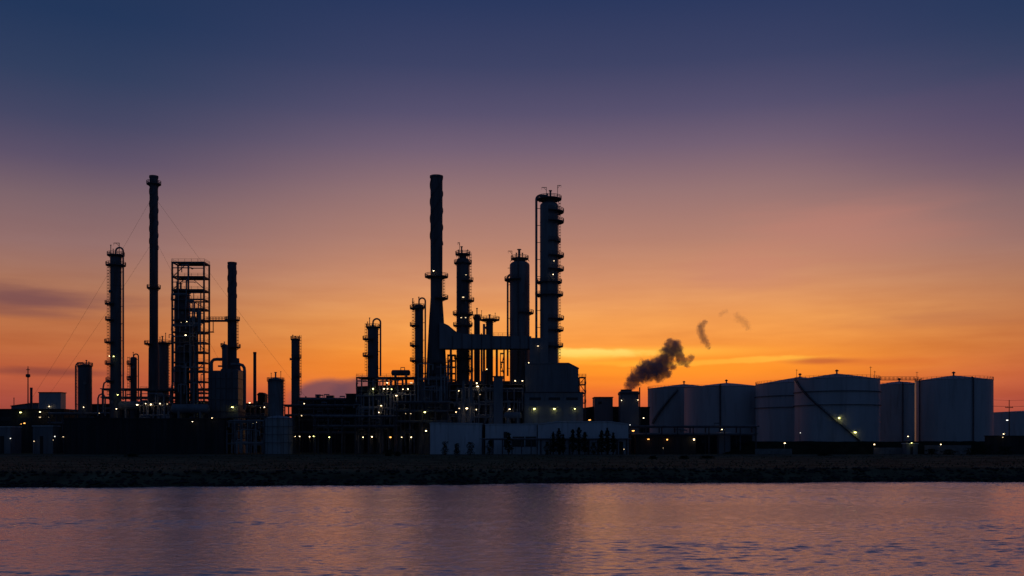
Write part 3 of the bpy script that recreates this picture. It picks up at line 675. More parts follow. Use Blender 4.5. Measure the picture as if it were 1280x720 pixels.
steel_structure('wide equipment floors beneath the flue duct, east of the great chimney', [562, 582, 604, 626, 654], [480, 497, 513], 397, 14, pipes=76, braces=[(562, 497, 582, 480), (626, 480, 654, 497), (604, 513, 626, 497)])
steel_structure('narrow lattice support in the gap between the great chimney and the knobbly column', [559.5, 564.5, 569], [443, 450, 458, 466, 474], 409, 5, name='lattice_support', rail_top=False, decks=False, post=.3, beam=.4)
steel_structure('thin trestle under the flue duct beside the domed clad column', [625.5, 630.5], [441, 452, 463, 472], 411, 4, name='trestle', rail_top=False, decks=False, post=.28, beam=.3, braces=[(625.5, 463, 630.5, 441), (630.5, 472, 625.5, 452)])
building('pale insulated box standing on the equipment floors near the boiler house', [(617, 471), (628.5, 471)], 393.5, 4, 'grey', seams=2)
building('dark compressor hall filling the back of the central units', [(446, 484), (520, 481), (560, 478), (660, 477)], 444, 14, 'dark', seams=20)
vessel('rounded exchanger standing behind the equipment floors below the small columns', 602, 613, 463, 425, m='steel', nozz=1, name='upright_drum')
vessel('dumpy drum at the western end of the equipment floors', 565, 577, 500, 402, m='clad', nozz=1, name='upright_drum')
vessel('dumpy drum in the middle of the equipment floors', 607, 618, 502, 403, m='clad', nozz=1, name='upright_drum')
drum('flat-lying exchanger on the lowest equipment floor near the boiler house', 630, 652, 519, 4, 392)
pipe_rack('pipe rack in front of the plinth of the great chimney', 496, 560, [503, 514, 527], 391, 6, 5, 5)
def pair_pipe(px, py0, py1, Y, label):
    s = sc(Y); o = MB().tube([(0, 0, Zg(py1, Y)), (0, 0, Zg(py0, Y))], .5, 10).build('riser_pipe', 'clad', None, True, (X(px, Y), Y, GZ)); tag(o, label, 'pipe')
pair_pipe(579.5, 476, 560, 390, 'pale vertical riser pipe in front of the equipment floors, western of two')
pair_pipe(588.5, 474, 560, 390.5, 'pale vertical riser pipe in front of the equipment floors, eastern of two')
pair_pipe(589.8, 420, 480, 411, 'thin dark riser pipe close beside the knobbly column') 
pair_pipe(605, 405, 480, 409, 'thin dark riser pipe between the two small columns behind the flue duct')
pair_pipe(621, 437, 480, 408, 'thin dark riser pipe under the flue duct east of the small railed column')
def hatch():
    Y = 399.2; s = sc(Y)
    t = thing('access_hatch', 'round pale access hatch on the plinth under the great chimney', 'hatch', (X(552, Y), Y, GZ)); z = Zg(490, Y)
    MB().tube([(0, .7, z), (0, .2, z)], 5*s, 24).build('cover', 'clad', t, True); MB().tube([(0, .2, z), (0, -.05, z)], 1.2*s, 12).build('hub', 'frame', t, True)
hatch()

building('white warehouse with clean pale walls at the waterfront, south of the great chimney', [(537.5, 530), (540, 529.3), (602, 530)], 383, 16, 'white', seams=9, roofm='white')
building('middle warehouse bay with open dark fronts and a pale eave', [(606.5, 531), (671, 530.5)], 385, 14, 'white', seams=8, roofm='white', windows=[(641, 655, 546, 558), (657, 670, 546, 558), (612, 617, 548, 558), (630, 634, 540, 558)])
building('broad white warehouse with a low gabled roof behind the slim trees', [(672.5, 531), (695, 527.8), (764, 527.8), (785.5, 531)], 380, 18, 'white', seams=14, roofm='white', door=(774, 779, 552))
building('dark square block with railed roof between the boiler house and the smoking chimney', [(743.5, 497), (766, 497)], 440, 12, 'grey', seams=4, windows=[(748, 752, 502, 505)])
building('long dark low building linking the boiler house and the storage tanks', [(729, 511), (742, 509), (812, 509.5)], 446, 12, 'dark', seams=12, windows=[(770, 774, 515, 518)])
def squat_chimney():
    Y = 432; s = sc(Y); cx = 787
    t = thing('squat_chimney', 'squat square chimney block giving off dark smoke beside the westernmost tank', 'chimney', (X(cx, Y), Y, GZ)); H = Zg(489, Y); w = 11.5*s
    MB().box(-w, w, 0, 2*w, 0, H).build('shaft', 'grey', t)
    MB().box(-w - .25, w + .25, -.25, .4, H - 1.4, H - .5).box(-w - .25, w + .25, 2*w - .4, 2*w + .25, H - 1.4, H - .5).box(-w - .25, -w + .4, .4, 2*w - .4, H - 1.4, H - .5).box(w - .4, w + .25, .4, 2*w - .4, H - 1.4, H - .5).build('collar', 'frame', t)
    MB().lathe([(w*.62, H - .1), (w*.62, H + .9), (w*.5, H + .9), (w*.5, H)], 20, -1.0, w).build('flue_mouth', 'stack', t, True)
    MB().tube([(w + .5, 1, 0), (w + .5, 1, Zg(484, Y))], .28, 8).build('side_pipe', 'frame', t, True)
squat_chimney()
pipe_rack('low pipe run on short posts along the front of the white warehouses', 604, 784, [549], 377.5, 2.2, 16, 3, (.12, .22))
pipe_rack('low dark pipe bridge in front of the western tanks with orange lamps beneath', 788, 945, [533.5, 543], 390, 7, 9, 5)
building('long dark pump house behind the low pipe bridge', [(789, 544.5), (940, 544.5)], 402, 10, 'dark', seams=22, windows=[(876, 884, 550, 554), (918, 926, 550, 554)])
building('flat dark pump shed under the low pipe bridge, orange lamps along it', [(795, 546.5), (870, 546.5)], 386, 5, 'dark', seams=8, door=(846, 850, 552))
building('tiny cabin with pale roof at the foot of the second western tank', [(899, 541.5), (913, 541.5)], 392, 4, 'grey', seams=2, roofm='white')

# ------------------------------------------------------------------ tank farm
tank('westernmost storage tank, low cone roof and slanting stair, next to the squat smoking chimney', 855, 45, 486.5, 480, 540, stair=(848, 490, 818, 530), rail=(0, 360), m='tankold')
tank('storage tank second from the west with one dark vertical pipe down its front', 908, 52, 485.5, 478.5, 500, pipes=[(901, .45)], rail=None)
tank('tank with two dark girders half hidden behind the biggest tank', 1000, 54, 481, 471, 466, girders=(496, 510), masts=[(996, 465)])
tank('biggest storage tank with a dark stair sweeping across its face and two lit lamps', 1046, 51, 475.5, 466.8, 425, girders=(490.5, 507), stair=(999.5, 476, 1071, 551), masts=[(1086, 461), (1091, 466)])
tank('shadowed tank set back in the gap between the biggest tank and the easternmost full-height tank', 1124, 36, 482.5, 476.5, 525, pipes=[(1128, .4)], m='tankold')
tank('easternmost full-height storage tank with two dark downpipes', 1192, 45, 476.5, 469.2, 432, pipes=[(1154.5, .3), (1213, .35)], masts=[(1148.5, 464)])
tank('long low far tank at the eastern edge behind the wooden utility pole', 1290, 62, 516.5, 513, 760, rail=None, vent=False)
def catwalk():
    Y = 432; s = sc(Y); cx = 1122; t = thing('tank_catwalk', 'high railed catwalk bridging the biggest tank and the easternmost full-height tank', 'walkway', (X(cx, Y), Y, GZ)); z = Zg(474.5, Y); L = 25.5*s
    MB().box(-L, L, -.6, .6, z - .3, z).build('deck', 'frame', t); r = MB()
    for h in (.6, 1.2):
        for y in (-.6, .6): r.box(-L, L, y - .05, y + .05, z + h - .05, z + h + .05)
    for i in range(11):
        x = -L + 2*L*i/10
        for y in (-.6, .6): r.box(x - .06, x + .06, y - .06, y + .06, z, z + 1.25)
    r.build('railing', 'rail', t)
catwalk()
def low_wall(px0, px1, py, Y, label, h=.5):
    s = sc(Y); o = MB().box(0, (px1 - px0)*s, 0, .4, 0, Zg(py, Y)).build('barrier_wall', 'concrete', None, False, (X(px0, Y), Y, GZ)); tag(o, label, 'wall')
    return o
low_wall(1092, 1146, 559.5, 384, 'low pale barrier wall at the foot of the dyke below the shadowed tank')
low_wall(1156, 1214, 556.5, 385.5, 'low pale barrier wall below the easternmost full-height tank')
low_wall(944, 990, 561, 383, 'low pale barrier wall at the western end of the dyke')
building('small dark pump cabin with pale roof below the shadowed tank', [(1133, 555), (1147, 555)], 380, 4, 'grey', seams=2, roofm='white', door=(1138, 1141, 558))
building('dark fence-like shed on the far eastern edge below the low far tank', [(1237, 545.5), (1330, 545.5)], 384, 4, 'dark', seams=10)

def power_pole():
    Y = 440; s = sc(Y); px = 1261.5
    t = thing('utility_pole', 'wooden utility pole with a crossarm before the low far tank', 'utility pole', (X(px, Y), Y, GZ)); H = Zg(500, Y)
    MB().tube([(0, 0, 0), (0, 0, H)], [.26, .16], 8).build('pole', 'wood', t, True)
    za = Zg(509.5, Y); MB().box(-1.7, 1.7, -.14, .14, za - .14, za + .14).build('crossarm', 'wood', t)
    for x in (-1.5, -.7, .8, 1.5): MB().lathe([(.05, za + .14), (.12, za + .2), (.12, za + .42), (.05, za + .5)], 8, x, 0).build('insulator', 'rail', t, True)
    for k, (x, zz) in enumerate(((-1.5, za + .5), (.8, za + .5), (0, H - .2))):
        pts = []
        for i in range(25):
            f = i/24; pts.append((x + (-34 + 68*f), -6 + 12*f, zz + 2.6*abs(2*f - 1)**2 - (.0 if k < 2 else -.4)*abs(2*f-1)))
        o = MB().tube(pts, .045, 5).build('power_line', 'frame', None, False, (X(px, Y), Y, GZ))
        tag(o, ['lower sagging wire on the western arm of the utility pole', 'lower sagging wire on the eastern arm of the utility pole', 'topmost sagging wire on the tip of the utility pole'][k], 'wire', 'wires on the utility pole')
power_pole()

# ------------------------------------------------------------------ trees and shrubs
def leafy(bm, rnd, cx, cy, z0, z1, rf, n, ls):
    for i in range(n):
        f = rnd.random(); z = z0 + (z1 - z0)*f; R = rf(f)*1.08*math.sqrt(rnd.random()); a = rnd.uniform(0, 2*PI)
        if math.sin(z*2.1 + a*2) > .75: continue
        p = Vector((cx + R*math.cos(a), cy + R*math.sin(a), z)); d = Vector((rnd.uniform(-1, 1), rnd.uniform(-1, 1), rnd.uniform(-.6, 1))).normalized(); e = d.cross(Vector((rnd.uniform(-1,1), rnd.uniform(-1,1), rnd.uniform(-1,1)))).normalized()
        l = ls*rnd.uniform(.6, 1.5); bm.add([p - d*l*.5, p + e*l*.3, p + d*l*.6, p - e*l*.3], [(0,1,2,3)])
def slim_tree(px, pt, wpx, Y, label, seed):
    s = sc(Y); rnd = random.Random(seed); H = Zg(pt, Y); W = wpx*.8*s
    t = thing('tree', label, 'tree', (X(px, Y), Y, GZ), 'slim trees before the white warehouse')
    tr = MB().tube([(0, 0, 0), (.1, 0, H*.4), (0, .1, H*.9)], [.22, .15, .04], 7)
    for i in range(7): z = H*(.2 + .09*i); a = rnd.uniform(0, 6.3); tr.tube([(0, 0, z), (W*.7*math.cos(a), W*.7*math.sin(a), z + 1.2)], [.07, .02], 5)
    tr.build('trunk', 'bark', t, True)
    m = MB(); leafy(m, rnd, 0, 0, H*.12, H, lambda f: W*(min(1, f*5 + .35))*(1 - f)**.42*(.75 + .3*math.sin(f*17 + seed) + .25*math.sin(f*41 + seed*2)), 1150, .48)
    m.build('crown', 'leaf', t)
for i, (px, pt, w, lb) in enumerate(((691.5, 540, 6, 'short slim tree, westernmost of those before the gabled white warehouse'), (698.5, 535.5, 9, 'tall slim tree second from the west before the gabled white warehouse'),
        (704, 543, 5, 'low thin tree close to the east of the second slim tree'), (716, 537, 7, 'slim tree in the middle clump, western one'), (723.5, 534.5, 9, 'tallest slim tree in the middle clump before the gabled warehouse'),
        (731, 540, 7, 'slim tree in the middle clump, eastern one'), (752, 538, 8, 'slim tree in the eastern clump, western one'), (759, 535, 8, 'taller slim tree in the eastern clump'), (766.5, 541, 7, 'shorter slim tree at the eastern end of the eastern clump'), (636, 541, 8, 'slim tree before the middle warehouse bay'))):
    slim_tree(px, pt, w, 373 + (i % 3), lb, 20 + i)
def shrub(px, pt, wpx, Y, label, seed, group='shrubs along the bank'):
    s = sc(Y); rnd = random.Random(seed); H = max(.8, Zg(pt, Y)); W = wpx/2*s
    t = thing('shrub', label, 'shrub', (X(px, Y), Y, GZ), group)
    st = MB()
    for i in range(6): a = rnd.uniform(0, 6.3); st.tube([(0, 0, 0), (W*.6*math.cos(a), W*.6*math.sin(a), H*.7)], [.06, .02], 5)
    st.build('stem', 'bark', t)
    m = MB(); leafy(m, rnd, 0, 0, .05, H, lambda f: W*math.sqrt(max(.05, 1 - (f*1.05 - .3)**2))*(.8 + .3*math.sin(f*9 + seed)), 700, .36)
    m.build('foliage', 'leaf', t)
for i, (px, pt, w, Y, lb) in enumerate(((486, 562, 16, 340, 'rounded shrub on the grass in front of the open process deck'), (497, 565, 9, 342, 'smaller shrub just east of the rounded one on the grass'),
        (556, 552, 9, 374, 'shrub against the western end of the clean white warehouse'), (571, 554, 8, 374, 'small shrub near the middle of the clean white warehouse'), (588, 552.5, 12, 375, 'broad shrub before the eastern half of the clean white warehouse'),
        (612, 551, 10, 376, 'shrub before the western end of the middle warehouse bay'), (684, 552, 9, 374, 'shrub at the foot of the westernmost slim tree'), (742, 553, 10, 374, 'shrub in the gap between the two clumps of slim trees'),
        (816, 577, 10, 290, 'low shrub on the grass below the orange lamps'), (855, 576.5, 11, 292, 'low shrub on the grass east of the orange lamps'), (884, 576, 18, 295, 'wide low shrub on the grass below the second western tank'),
        (1165, 561, 16, 370, 'shrub on the bank in front of the easternmost full-height tank'), (1186, 562, 22, 368, 'wide shrub on the bank below the easternmost full-height tank'), (1214, 560, 20, 372, 'shrub on the bank at the eastern end of the barrier wall'), (1232, 556, 24, 374, 'tallest shrub on the bank near the far eastern shed'), (1256, 558, 22, 372, 'dark shrub in front of the far eastern shed'), (1030, 566, 18, 350, 'low shrub below the biggest storage tank'), (165, 570, 20, 330, 'flat shrub on the grass before the long black shed'))):
    shrub(px, pt, w, Y, lb, 60 + i)

# ------------------------------------------------------------------ lamps
lens_me = {}; housing_me = None
def lamp(px, py, Y, kind, size, label, post=False, group=None):
    """a lit fixture: hood, arm and glowing lens; size = lens width in photo pixels"""
    global housing_me
    s = sc(Y); r = size*s/2*random.Random(int(px*13 + py*3)).uniform(.66, .98)
    t = thing('lamp_post' if post else 'floodlight', label, 'lamp', (X(px, Y), Y, (HZ - py)*s + CAMZ), group)
    if kind not in lens_me:
        n = 8; pr = [(.8*math.sin(PI*i/n), -.8*math.cos(PI*i/n)) for i in range(n+1)]
        o = MB().lathe(pr, 12).build('lens', EM[kind], t, True); lens_me[kind] = o.data
    else:
        o = bpy.data.objects.new('lens', lens_me[kind]); C.objects.link(o); o.parent = t
    rl = random.Random(int(px*31 + py*7)); ex = rl.choice((.8, .9, 1.0, 1.3, 1.6)); ez = rl.uniform(.6, .95)/(ex**.4); o.scale = (r*ex, r*.8, r*ez)
    if housing_me is None:
        h = MB().lathe([(1.0, .55), (1.05, .62), (.7, .95), (.2, 1.05)], 12); h.bar((0, .2, .9), (0, 1.5, .9), .25)
        q = h.build('housing', 'frame', t, False); housing_me = q.data
    else:
        q = bpy.data.objects.new('housing', housing_me); C.objects.link(q); q.parent = t
    q.scale = (r*ex, r, r*ez)
    if post:
        zt = (HZ - py)*s + CAMZ - GZ
        MB().tube([(0, r*1.6 + .25, -zt), (0, r*1.6 + .25, r*1.4)], .13, 8).build('pole', 'frame', t, True)
    else:
        MB().bar((0, r*1.4, r*.9), (0, r*1.4 + 1.0, r*.9), .12).build('bracket', 'frame', t)
L = [ # px, py, Y, kind, size px, label, post
 (25.5, 515.5, 428, 'Y', 2.6, 'wide yellowish lamp on the long western shed', 0), (30.5, 529, 400, 'O', 2.0, 'brighter of a pair of orange lamps above the western lean-to', 0), (26.5, 530, 400, 'O', 1.5, 'dimmer of a pair of orange lamps above the western lean-to', 0),
 (50, 515, 428, 'W', 2.2, 'lamp below the pale flat-roofed block, western of the brighter pair', 0), (61, 516, 428, 'W', 2.2, 'lamp below the pale flat-roofed block, eastern of the brighter pair', 0), (61.5, 508, 439, 'W', 1.6, 'single lamp halfway up the wall of the pale flat-roofed block', 0),
 (50, 521.5, 428, 'D', 2.0, 'dim lamp under the western lamp of the pale block', 0), (61.5, 521.5, 428, 'D', 2.0, 'dim lamp under the eastern lamp of the pale block', 0), (13, 548, 400, 'C', 2.0, 'cool lamp on a post in front of the far western store', 1), (42.5, 551.5, 398, 'D', 1.8, 'dim low lamp on a post by the lean-to', 1),
 (68.5, 545.5, 398, 'C', 2.2, 'cool lamp on a post just east of the lean-to', 1), (66.5, 550, 397, 'D', 1.6, 'dim lamp under the cool lamp east of the lean-to', 1), (79, 546, 389, 'D', 1.6, 'dim lamp at the western end of the black shed', 1),
 (104.5, 509, 410, 'W', 2.0, 'lamp at the foot of the short stout column', 0), (124, 516.5, 405, 'D', 1.6, 'dim lamp under the lower hooked pipe', 0), (136.5, 445, 400, 'W', 1.3, 'lamp on a side platform of the slim column', 0), (142, 445.5, 400, 'Y', 2.0, 'lamp on the shell of the slim column, below mid height', 0),
 (147, 493.5, 400, 'Y', 2.0, 'yellow lamp low on the slim column', 0), (145.5, 511, 400, 'W', 2.2, 'bright lamp at the foot of the slim column', 0), (171.5, 506, 397, 'W', 2.4, 'westernmost of the bright lamps at the foot of the guyed chimney', 0),
 (182, 504.5, 397, 'W', 1.6, 'small lamp between two bright ones at the foot of the guyed chimney', 0), (188.5, 505.5, 397, 'W', 2.8, 'brightest lamp at the foot of the guyed chimney', 0), (200, 504.5, 397, 'W', 2.6, 'bright lamp east of the foot of the guyed chimney', 0), (209, 505, 397, 'D', 2.0, 'dim lamp at the eastern end of the chimney foot lamps', 0),
 (226.5, 403, 401, 'D', 1.3, 'dim lamp on the western side of the lattice tower bridge floor', 0), (233.5, 402, 401, 'W', 1.5, 'lamp on the lattice tower just under the bridge floor', 0), (232, 419, 401, 'W', 3.0, 'large white lamp in the middle of the lattice tower', 0),
 (248.5, 506.5, 402, 'Y', 2.4, 'wide lamp at the foot of the lattice tower', 0), (255.5, 513.5, 402, 'D', 1.8, 'dim lamp by the eastern foot of the lattice tower', 0), (240.5, 527, 388, 'W', 1.8, 'lamp over the roof of the black shed, western one', 0), (265, 522.5, 388, 'W', 1.8, 'lamp over the roof of the black shed, eastern one', 0),
 (290.5, 509, 400.5, 'Y', 3.0, 'yellow lamp glowing on the face of the fired heater', 0), (312, 503.5, 414, 'W', 2.0, 'lamp on the pipe rack below the pencil-thin stack', 0), (330.5, 509, 412, 'W', 2.0, 'lamp on the pipe rack just west of the silo', 0), (325.5, 509.5, 412, 'D', 1.5, 'dim lamp beside the one just west of the silo', 0),
 (316, 529, 410, 'W', 2.4, 'western of two low lamps below the pencil-thin stack', 0), (320.5, 528.5, 410, 'W', 1.8, 'eastern of two low lamps below the pencil-thin stack', 0), (309.5, 553, 398, 'W', 1.6, 'ground lamp on a post between heater and squat tank, western one', 1), (313, 551.5, 398, 'W', 1.6, 'ground lamp on a post between heater and squat tank, eastern one', 1), (298, 540, 400, 'D', 1.8, 'dim lamp low beside the fired heater', 0),
 (380.5, 504.5, 444, 'W', 2.0, 'lamp on the wall of the long low hall', 0), (377, 519.5, 408, 'D', 2.2, 'dim lamp on the rack under the long low hall', 0),
 (369, 545.5, 398, 'W', 1.5, 'first lamp from the west in the row under the waterside pipe bridge', 1), (374.5, 545.5, 398, 'W', 1.7, 'second lamp from the west in the row under the waterside pipe bridge', 1), (387, 545.8, 398, 'W', 2.0, 'third lamp from the west under the waterside pipe bridge', 1), (392, 545.4, 398, 'Y', 1.8, 'fourth lamp from the west under the waterside pipe bridge', 1), (398, 545.5, 398, 'W', 1.5, 'fifth lamp from the west under the waterside pipe bridge', 1),
 (411.5, 546.5, 388, 'Y', 2.8, 'big yellowish lamp under the western half of the waterside pipe bridge', 1), (453.8, 546.5, 396, 'W', 1.8, 'lamp under the eastern half of the pipe bridge, western one', 1), (465, 546, 396, 'W', 2.4, 'lamp under the eastern half of the pipe bridge, middle one', 1), (488, 546.5, 388, 'O', 3.0, 'big orange lamp at the eastern end of the waterside pipe bridge', 1), (502, 546.5, 390, 'W', 1.8, 'lamp under the chimney rack, western one', 1), (514, 546.5, 390, 'W', 2.2, 'lamp under the chimney rack, eastern one', 1),
 (484, 478.5, 398, 'W', 2.2, 'highest lamp under the roof of the open process deck', 0), (466.3, 486, 398, 'Y', 2.6, 'yellowish lamp at the western end of the deck lamp row', 0), (480, 486, 398, 'W', 2.0, 'lamp in the middle of the deck lamp row, western of two', 0), (484.5, 486, 398, 'W', 2.0, 'lamp in the middle of the deck lamp row, eastern of two', 0), (489.5, 486.5, 398, 'Y', 1.6, 'small lamp just past the middle of the deck lamp row', 0),
 (503.7, 486.5, 398, 'W', 2.0, 'lamp near the eastern end of the deck lamp row', 0), (510, 486.3, 398, 'W', 2.2, 'last lamp at the eastern end of the deck lamp row', 0), (514, 478.5, 398, 'D', 3.0, 'dim wide lamp at the eastern end of the deck roof', 0), (495.5, 494.5, 398, 'W', 2.4, 'lamp just below the deck lamp row, towards the east', 0),
 (476.5, 507, 398, 'W', 2.0, 'upper of two lamps on the second floor of the open process deck', 0), (473.5, 515.5, 398, 'W', 2.2, 'lower of two lamps on the second floor of the open process deck', 0), (507, 517, 390, 'D', 1.8, 'dim lamp on the chimney rack, western one', 0), (513.5, 517, 390, 'D', 1.8, 'dim lamp on the chimney rack, eastern one', 0),
 (531, 515.2, 389, 'Y', 2.8, 'yellow lamp on the plinth of the great chimney', 0), (532.5, 538.5, 388, 'W', 2.6, 'lamp at the western corner of the clean white warehouse', 0), (542, 338.5, 398, 'W', 1.9, 'lamp on the high platform of the great chimney', 0),
 (582.5, 343.5, 408, 'D', 1.9, 'topmost lamp on the knobbly column', 0), (579, 371.5, 408, 'D', 3.0, 'dim wide lamp halfway up the knobbly column', 0), (576.5, 397, 408, 'D', 2.2, 'dim lamp above the flue duct on the knobbly column, western one', 0), (582, 397, 408, 'D', 2.2, 'dim lamp above the flue duct on the knobbly column, eastern one', 0),
 (692.5, 326, 404, 'D', 2.2, 'upper of two lamps high on the tallest column', 0), (691.5, 343, 404, 'W', 1.8, 'lower of two lamps high on the tallest column', 0), (672.5, 432.5, 396, 'D', 2.4, 'dim lamp on the end box of the flue duct', 0), (661, 453.5, 395, 'W', 1.4, 'lamp at the eaves of the boiler house, west corner', 0),
 (611, 456.5, 411, 'W', 1.6, 'upper of two small lamps between the flue duct and the equipment floors', 0), (608.5, 461.5, 411, 'W', 1.6, 'lower of two small lamps between the flue duct and the equipment floors', 0), (596, 479, 395, 'W', 2.6, 'upper lamp of the pair over the equipment floors', 0), (597, 483, 395, 'W', 2.2, 'lower lamp of the pair over the equipment floors', 0),
 (573.5, 488.5, 395, 'W', 1.8, 'lamp near the round hatch of the plinth', 0), (644, 476, 395, 'W', 3.0, 'bright bar-like lamp on the equipment floors beside the boiler house', 0), (653, 476, 395, 'W', 2.0, 'smaller lamp between the bright bar-like lamp and the boiler house', 0), (600, 493, 395, 'D', 1.6, 'dim lamp under the pair over the equipment floors', 0),
 (583.5, 510.5, 388, 'W', 2.8, 'bright lamp by the pale riser pipes', 0), (574, 510.5, 388, 'D', 2.2, 'dim lamp just west of the pale riser pipes', 0), (570, 515, 388, 'W', 1.8, 'low lamp west of the pale riser pipes', 0), (595.5, 512, 394, 'W', 1.8, 'lamp east of the pale riser pipes', 0), (637, 511.5, 394, 'W', 2.0, 'lamp on the lowest equipment floor near the boiler house', 0),
 (668, 511, 393, 'Y', 3.0, 'westernmost of the three yellow lamps on the boiler house', 0), (693, 511, 393, 'Y', 3.0, 'middle one of the three yellow lamps on the boiler house', 0), (718.5, 511, 393, 'Y', 3.2, 'easternmost of the three yellow lamps on the boiler house', 0),
 (737, 525, 392, 'O', 2.6, 'pinkish lamp just east of the boiler house annexe', 1), (777, 500.5, 430.5, 'W', 1.6, 'lamp high on the squat smoking chimney, western one', 0), (797.5, 500, 430.5, 'W', 1.4, 'lamp high on the squat smoking chimney, eastern one', 0), (804.5, 522.5, 428, 'W', 2.4, 'lamp below the westernmost tank, upper of three', 0), (787.5, 531, 388, 'C', 1.7, 'cool small lamp above the eastern end of the gabled warehouse', 0), (791.5, 538.5, 386, 'O', 2.8, 'orange lamp at the western end of the low pipe bridge', 0),
 (810.5, 549, 384.5, 'O', 2.4, 'first orange lamp along the flat pump shed', 0), (834, 549.5, 384.5, 'O', 3.6, 'biggest and brightest orange lamp along the flat pump shed', 0), (867.5, 549.3, 384.5, 'W', 3.2, 'pale lamp at the eastern end of the flat pump shed', 0), (902.5, 536.8, 391, 'W', 1.7, 'lamp on the cabin at the foot of the second western tank', 0), (780, 561.5, 372, 'D', 2.2, 'dim ground lamp at the eastern corner of the gabled warehouse', 1), (829, 560, 372, 'D', 1.4, 'dim ground lamp below the biggest orange lamp', 1),
 (1049, 522.5, 406.6, 'Y', 3.0, 'upper lamp glowing on the stair of the biggest tank', 0), (1069, 540.5, 406.4, 'Y', 3.0, 'lower lamp glowing on the stair of the biggest tank', 0), (1000.5, 541, 400, 'C', 1.6, 'small lamp at the foot of the girdered tank', 1), (981, 554, 384, 'W', 2.4, 'ground lamp on a post below the girdered tank', 1), (1093, 555.5, 383, 'W', 2.6, 'ground lamp on a post at the eastern foot of the biggest tank', 1),
 (1135, 545.5, 382, 'W', 2.2, 'lamp on a post above the dark pump cabin', 1), (1139.5, 553.5, 379, 'Y', 2.0, 'yellowish lamp on the front of the dark pump cabin', 0), (1176, 555.5, 381, 'W', 2.4, 'ground lamp on a post below the easternmost full-height tank', 1), (1259, 525.2, 439, 'C', 2.4, 'cool lamp fixed to the utility pole', 0), (1254.5, 542.5, 383, 'W', 1.8, 'lamp on the far eastern shed, upper one', 0), (1253.5, 546.5, 382, 'D', 2.0, 'dim lamp on the far eastern shed, lower one', 0),
]
for a in L: lamp(*a[:6], post=bool(a[6]), group='lamps lit around the refinery')

# ------------------------------------------------------------------ smoke
def smoke(name, label, blobs, Y, dens, nscale, seed, res):
    s = sc(Y); cx = sum(b[0] for b in blobs)/len(blobs); cy = sum(b[1] for b in blobs)/len(blobs)
    rnd = random.Random(seed); m = MB(); P = []
    base = Vector((X(cx, Y), Y, (HZ - cy)*s + CAMZ))
    for (px, py, r) in blobs:
        r = r*(1.2 if dens < .6 else 1.0)
        p = Vector(((px - cx)*s, rnd.uniform(-.25, .25)*r*s, (cy - py)*s)); R = r*s; P.append((p, R))
    import bmesh
    bm = bmesh.new()
    for p, R in P: bmesh.ops.create_icosphere(bm, subdivisions=3, radius=R*1.3 + .5, matrix=Matrix.Translation(p))
    me = bpy.data.meshes.new(name); bm.to_mesh(me); bm.free()
    o = bpy.data.objects.new(name, me); C.objects.link(o); o.location = base
    md = o.modifiers.new('merge', 'REMESH'); md.mode = 'VOXEL'; md.voxel_size = res
    mt = bpy.data.materials.new(name); mt.use_nodes = True; nt = mt.node_tree; nt.nodes.clear()
    def N(t, **k):
        n = nt.nodes.new(t)
        for a, v in k.items(): setattr(n, a, v)
        return n
    def MA(op, a, b=None, c=None):
        n = N('ShaderNodeMath', operation=op)
        for i, v in enumerate((a, b, c)):
            if v is None: continue
            if isinstance(v, (int, float)): n.inputs[i].default_value = v
            else: nt.links.new(v, n.inputs[i])
        return n.outputs[0]
    tc = N('ShaderNodeTexCoord')
    nz = N('ShaderNodeTexNoise'); nz.inputs['Scale'].default_value = nscale*1.4; nz.inputs['Detail'].default_value = 5; nz.inputs['Roughness'].default_value = .62
    nt.links.new(tc.outputs['Object'], nz.inputs['Vector'])
    wv = N('ShaderNodeVectorMath', operation='MULTIPLY_ADD'); nt.links.new(nz.outputs['Color'], wv.inputs[0])
    wv.inputs[1].default_value = (3.4,)*3; nt.links.new(tc.outputs['Object'], wv.inputs[2])
    sub = N('ShaderNodeVectorMath', operation='SUBTRACT'); nt.links.new(wv.outputs[0], sub.inputs[0]); sub.inputs[1].default_value = (1.7,)*3
    tot = None
    for p, R in P:
        d = N('ShaderNodeVectorMath', operation='DISTANCE'); nt.links.new(sub.outputs[0], d.inputs[0]); d.inputs[1].default_value = p
        f = MA('SUBTRACT', 1.0, MA('DIVIDE', d.outputs['Value'], R*1.15)); tot = f if tot is None else MA('SMOOTH_MAX', tot, f, .25)
    n2 = N('ShaderNodeTexNoise'); n2.inputs['Scale'].default_value = nscale*2.2; n2.inputs['Detail'].default_value = 6; n2.inputs['Roughness'].default_value = .65
    nt.links.new(tc.outputs['Object'], n2.inputs['Vector'])
    v = MA('ADD', tot, MA('MULTIPLY', MA('SUBTRACT', n2.outputs['Fac'], .54), 1.7))
    mr = N('ShaderNodeMapRange', interpolation_type='SMOOTHSTEP'); nt.links.new(v, mr.inputs['Value']); mr.inputs['From Min'].default_value = .08; mr.inputs['From Max'].default_value = .42; mr.inputs['To Max'].default_value = dens
    pv = N('ShaderNodeVolumePrincipled'); pv.inputs['Color'].default_value = (.52, .56, .76, 1); pv.inputs['Anisotropy'].default_value = -.35
    nt.links.new(mr.outputs[0], pv.inputs['Density'])
    out = N('ShaderNodeOutputMaterial'); nt.links.new(pv.outputs[0], out.inputs['Volume'])
    me.materials.append(mt)
    try: mt.cycles.volume_step_rate = .25
    except Exception: pass
    return tag(o, label, 'smoke')
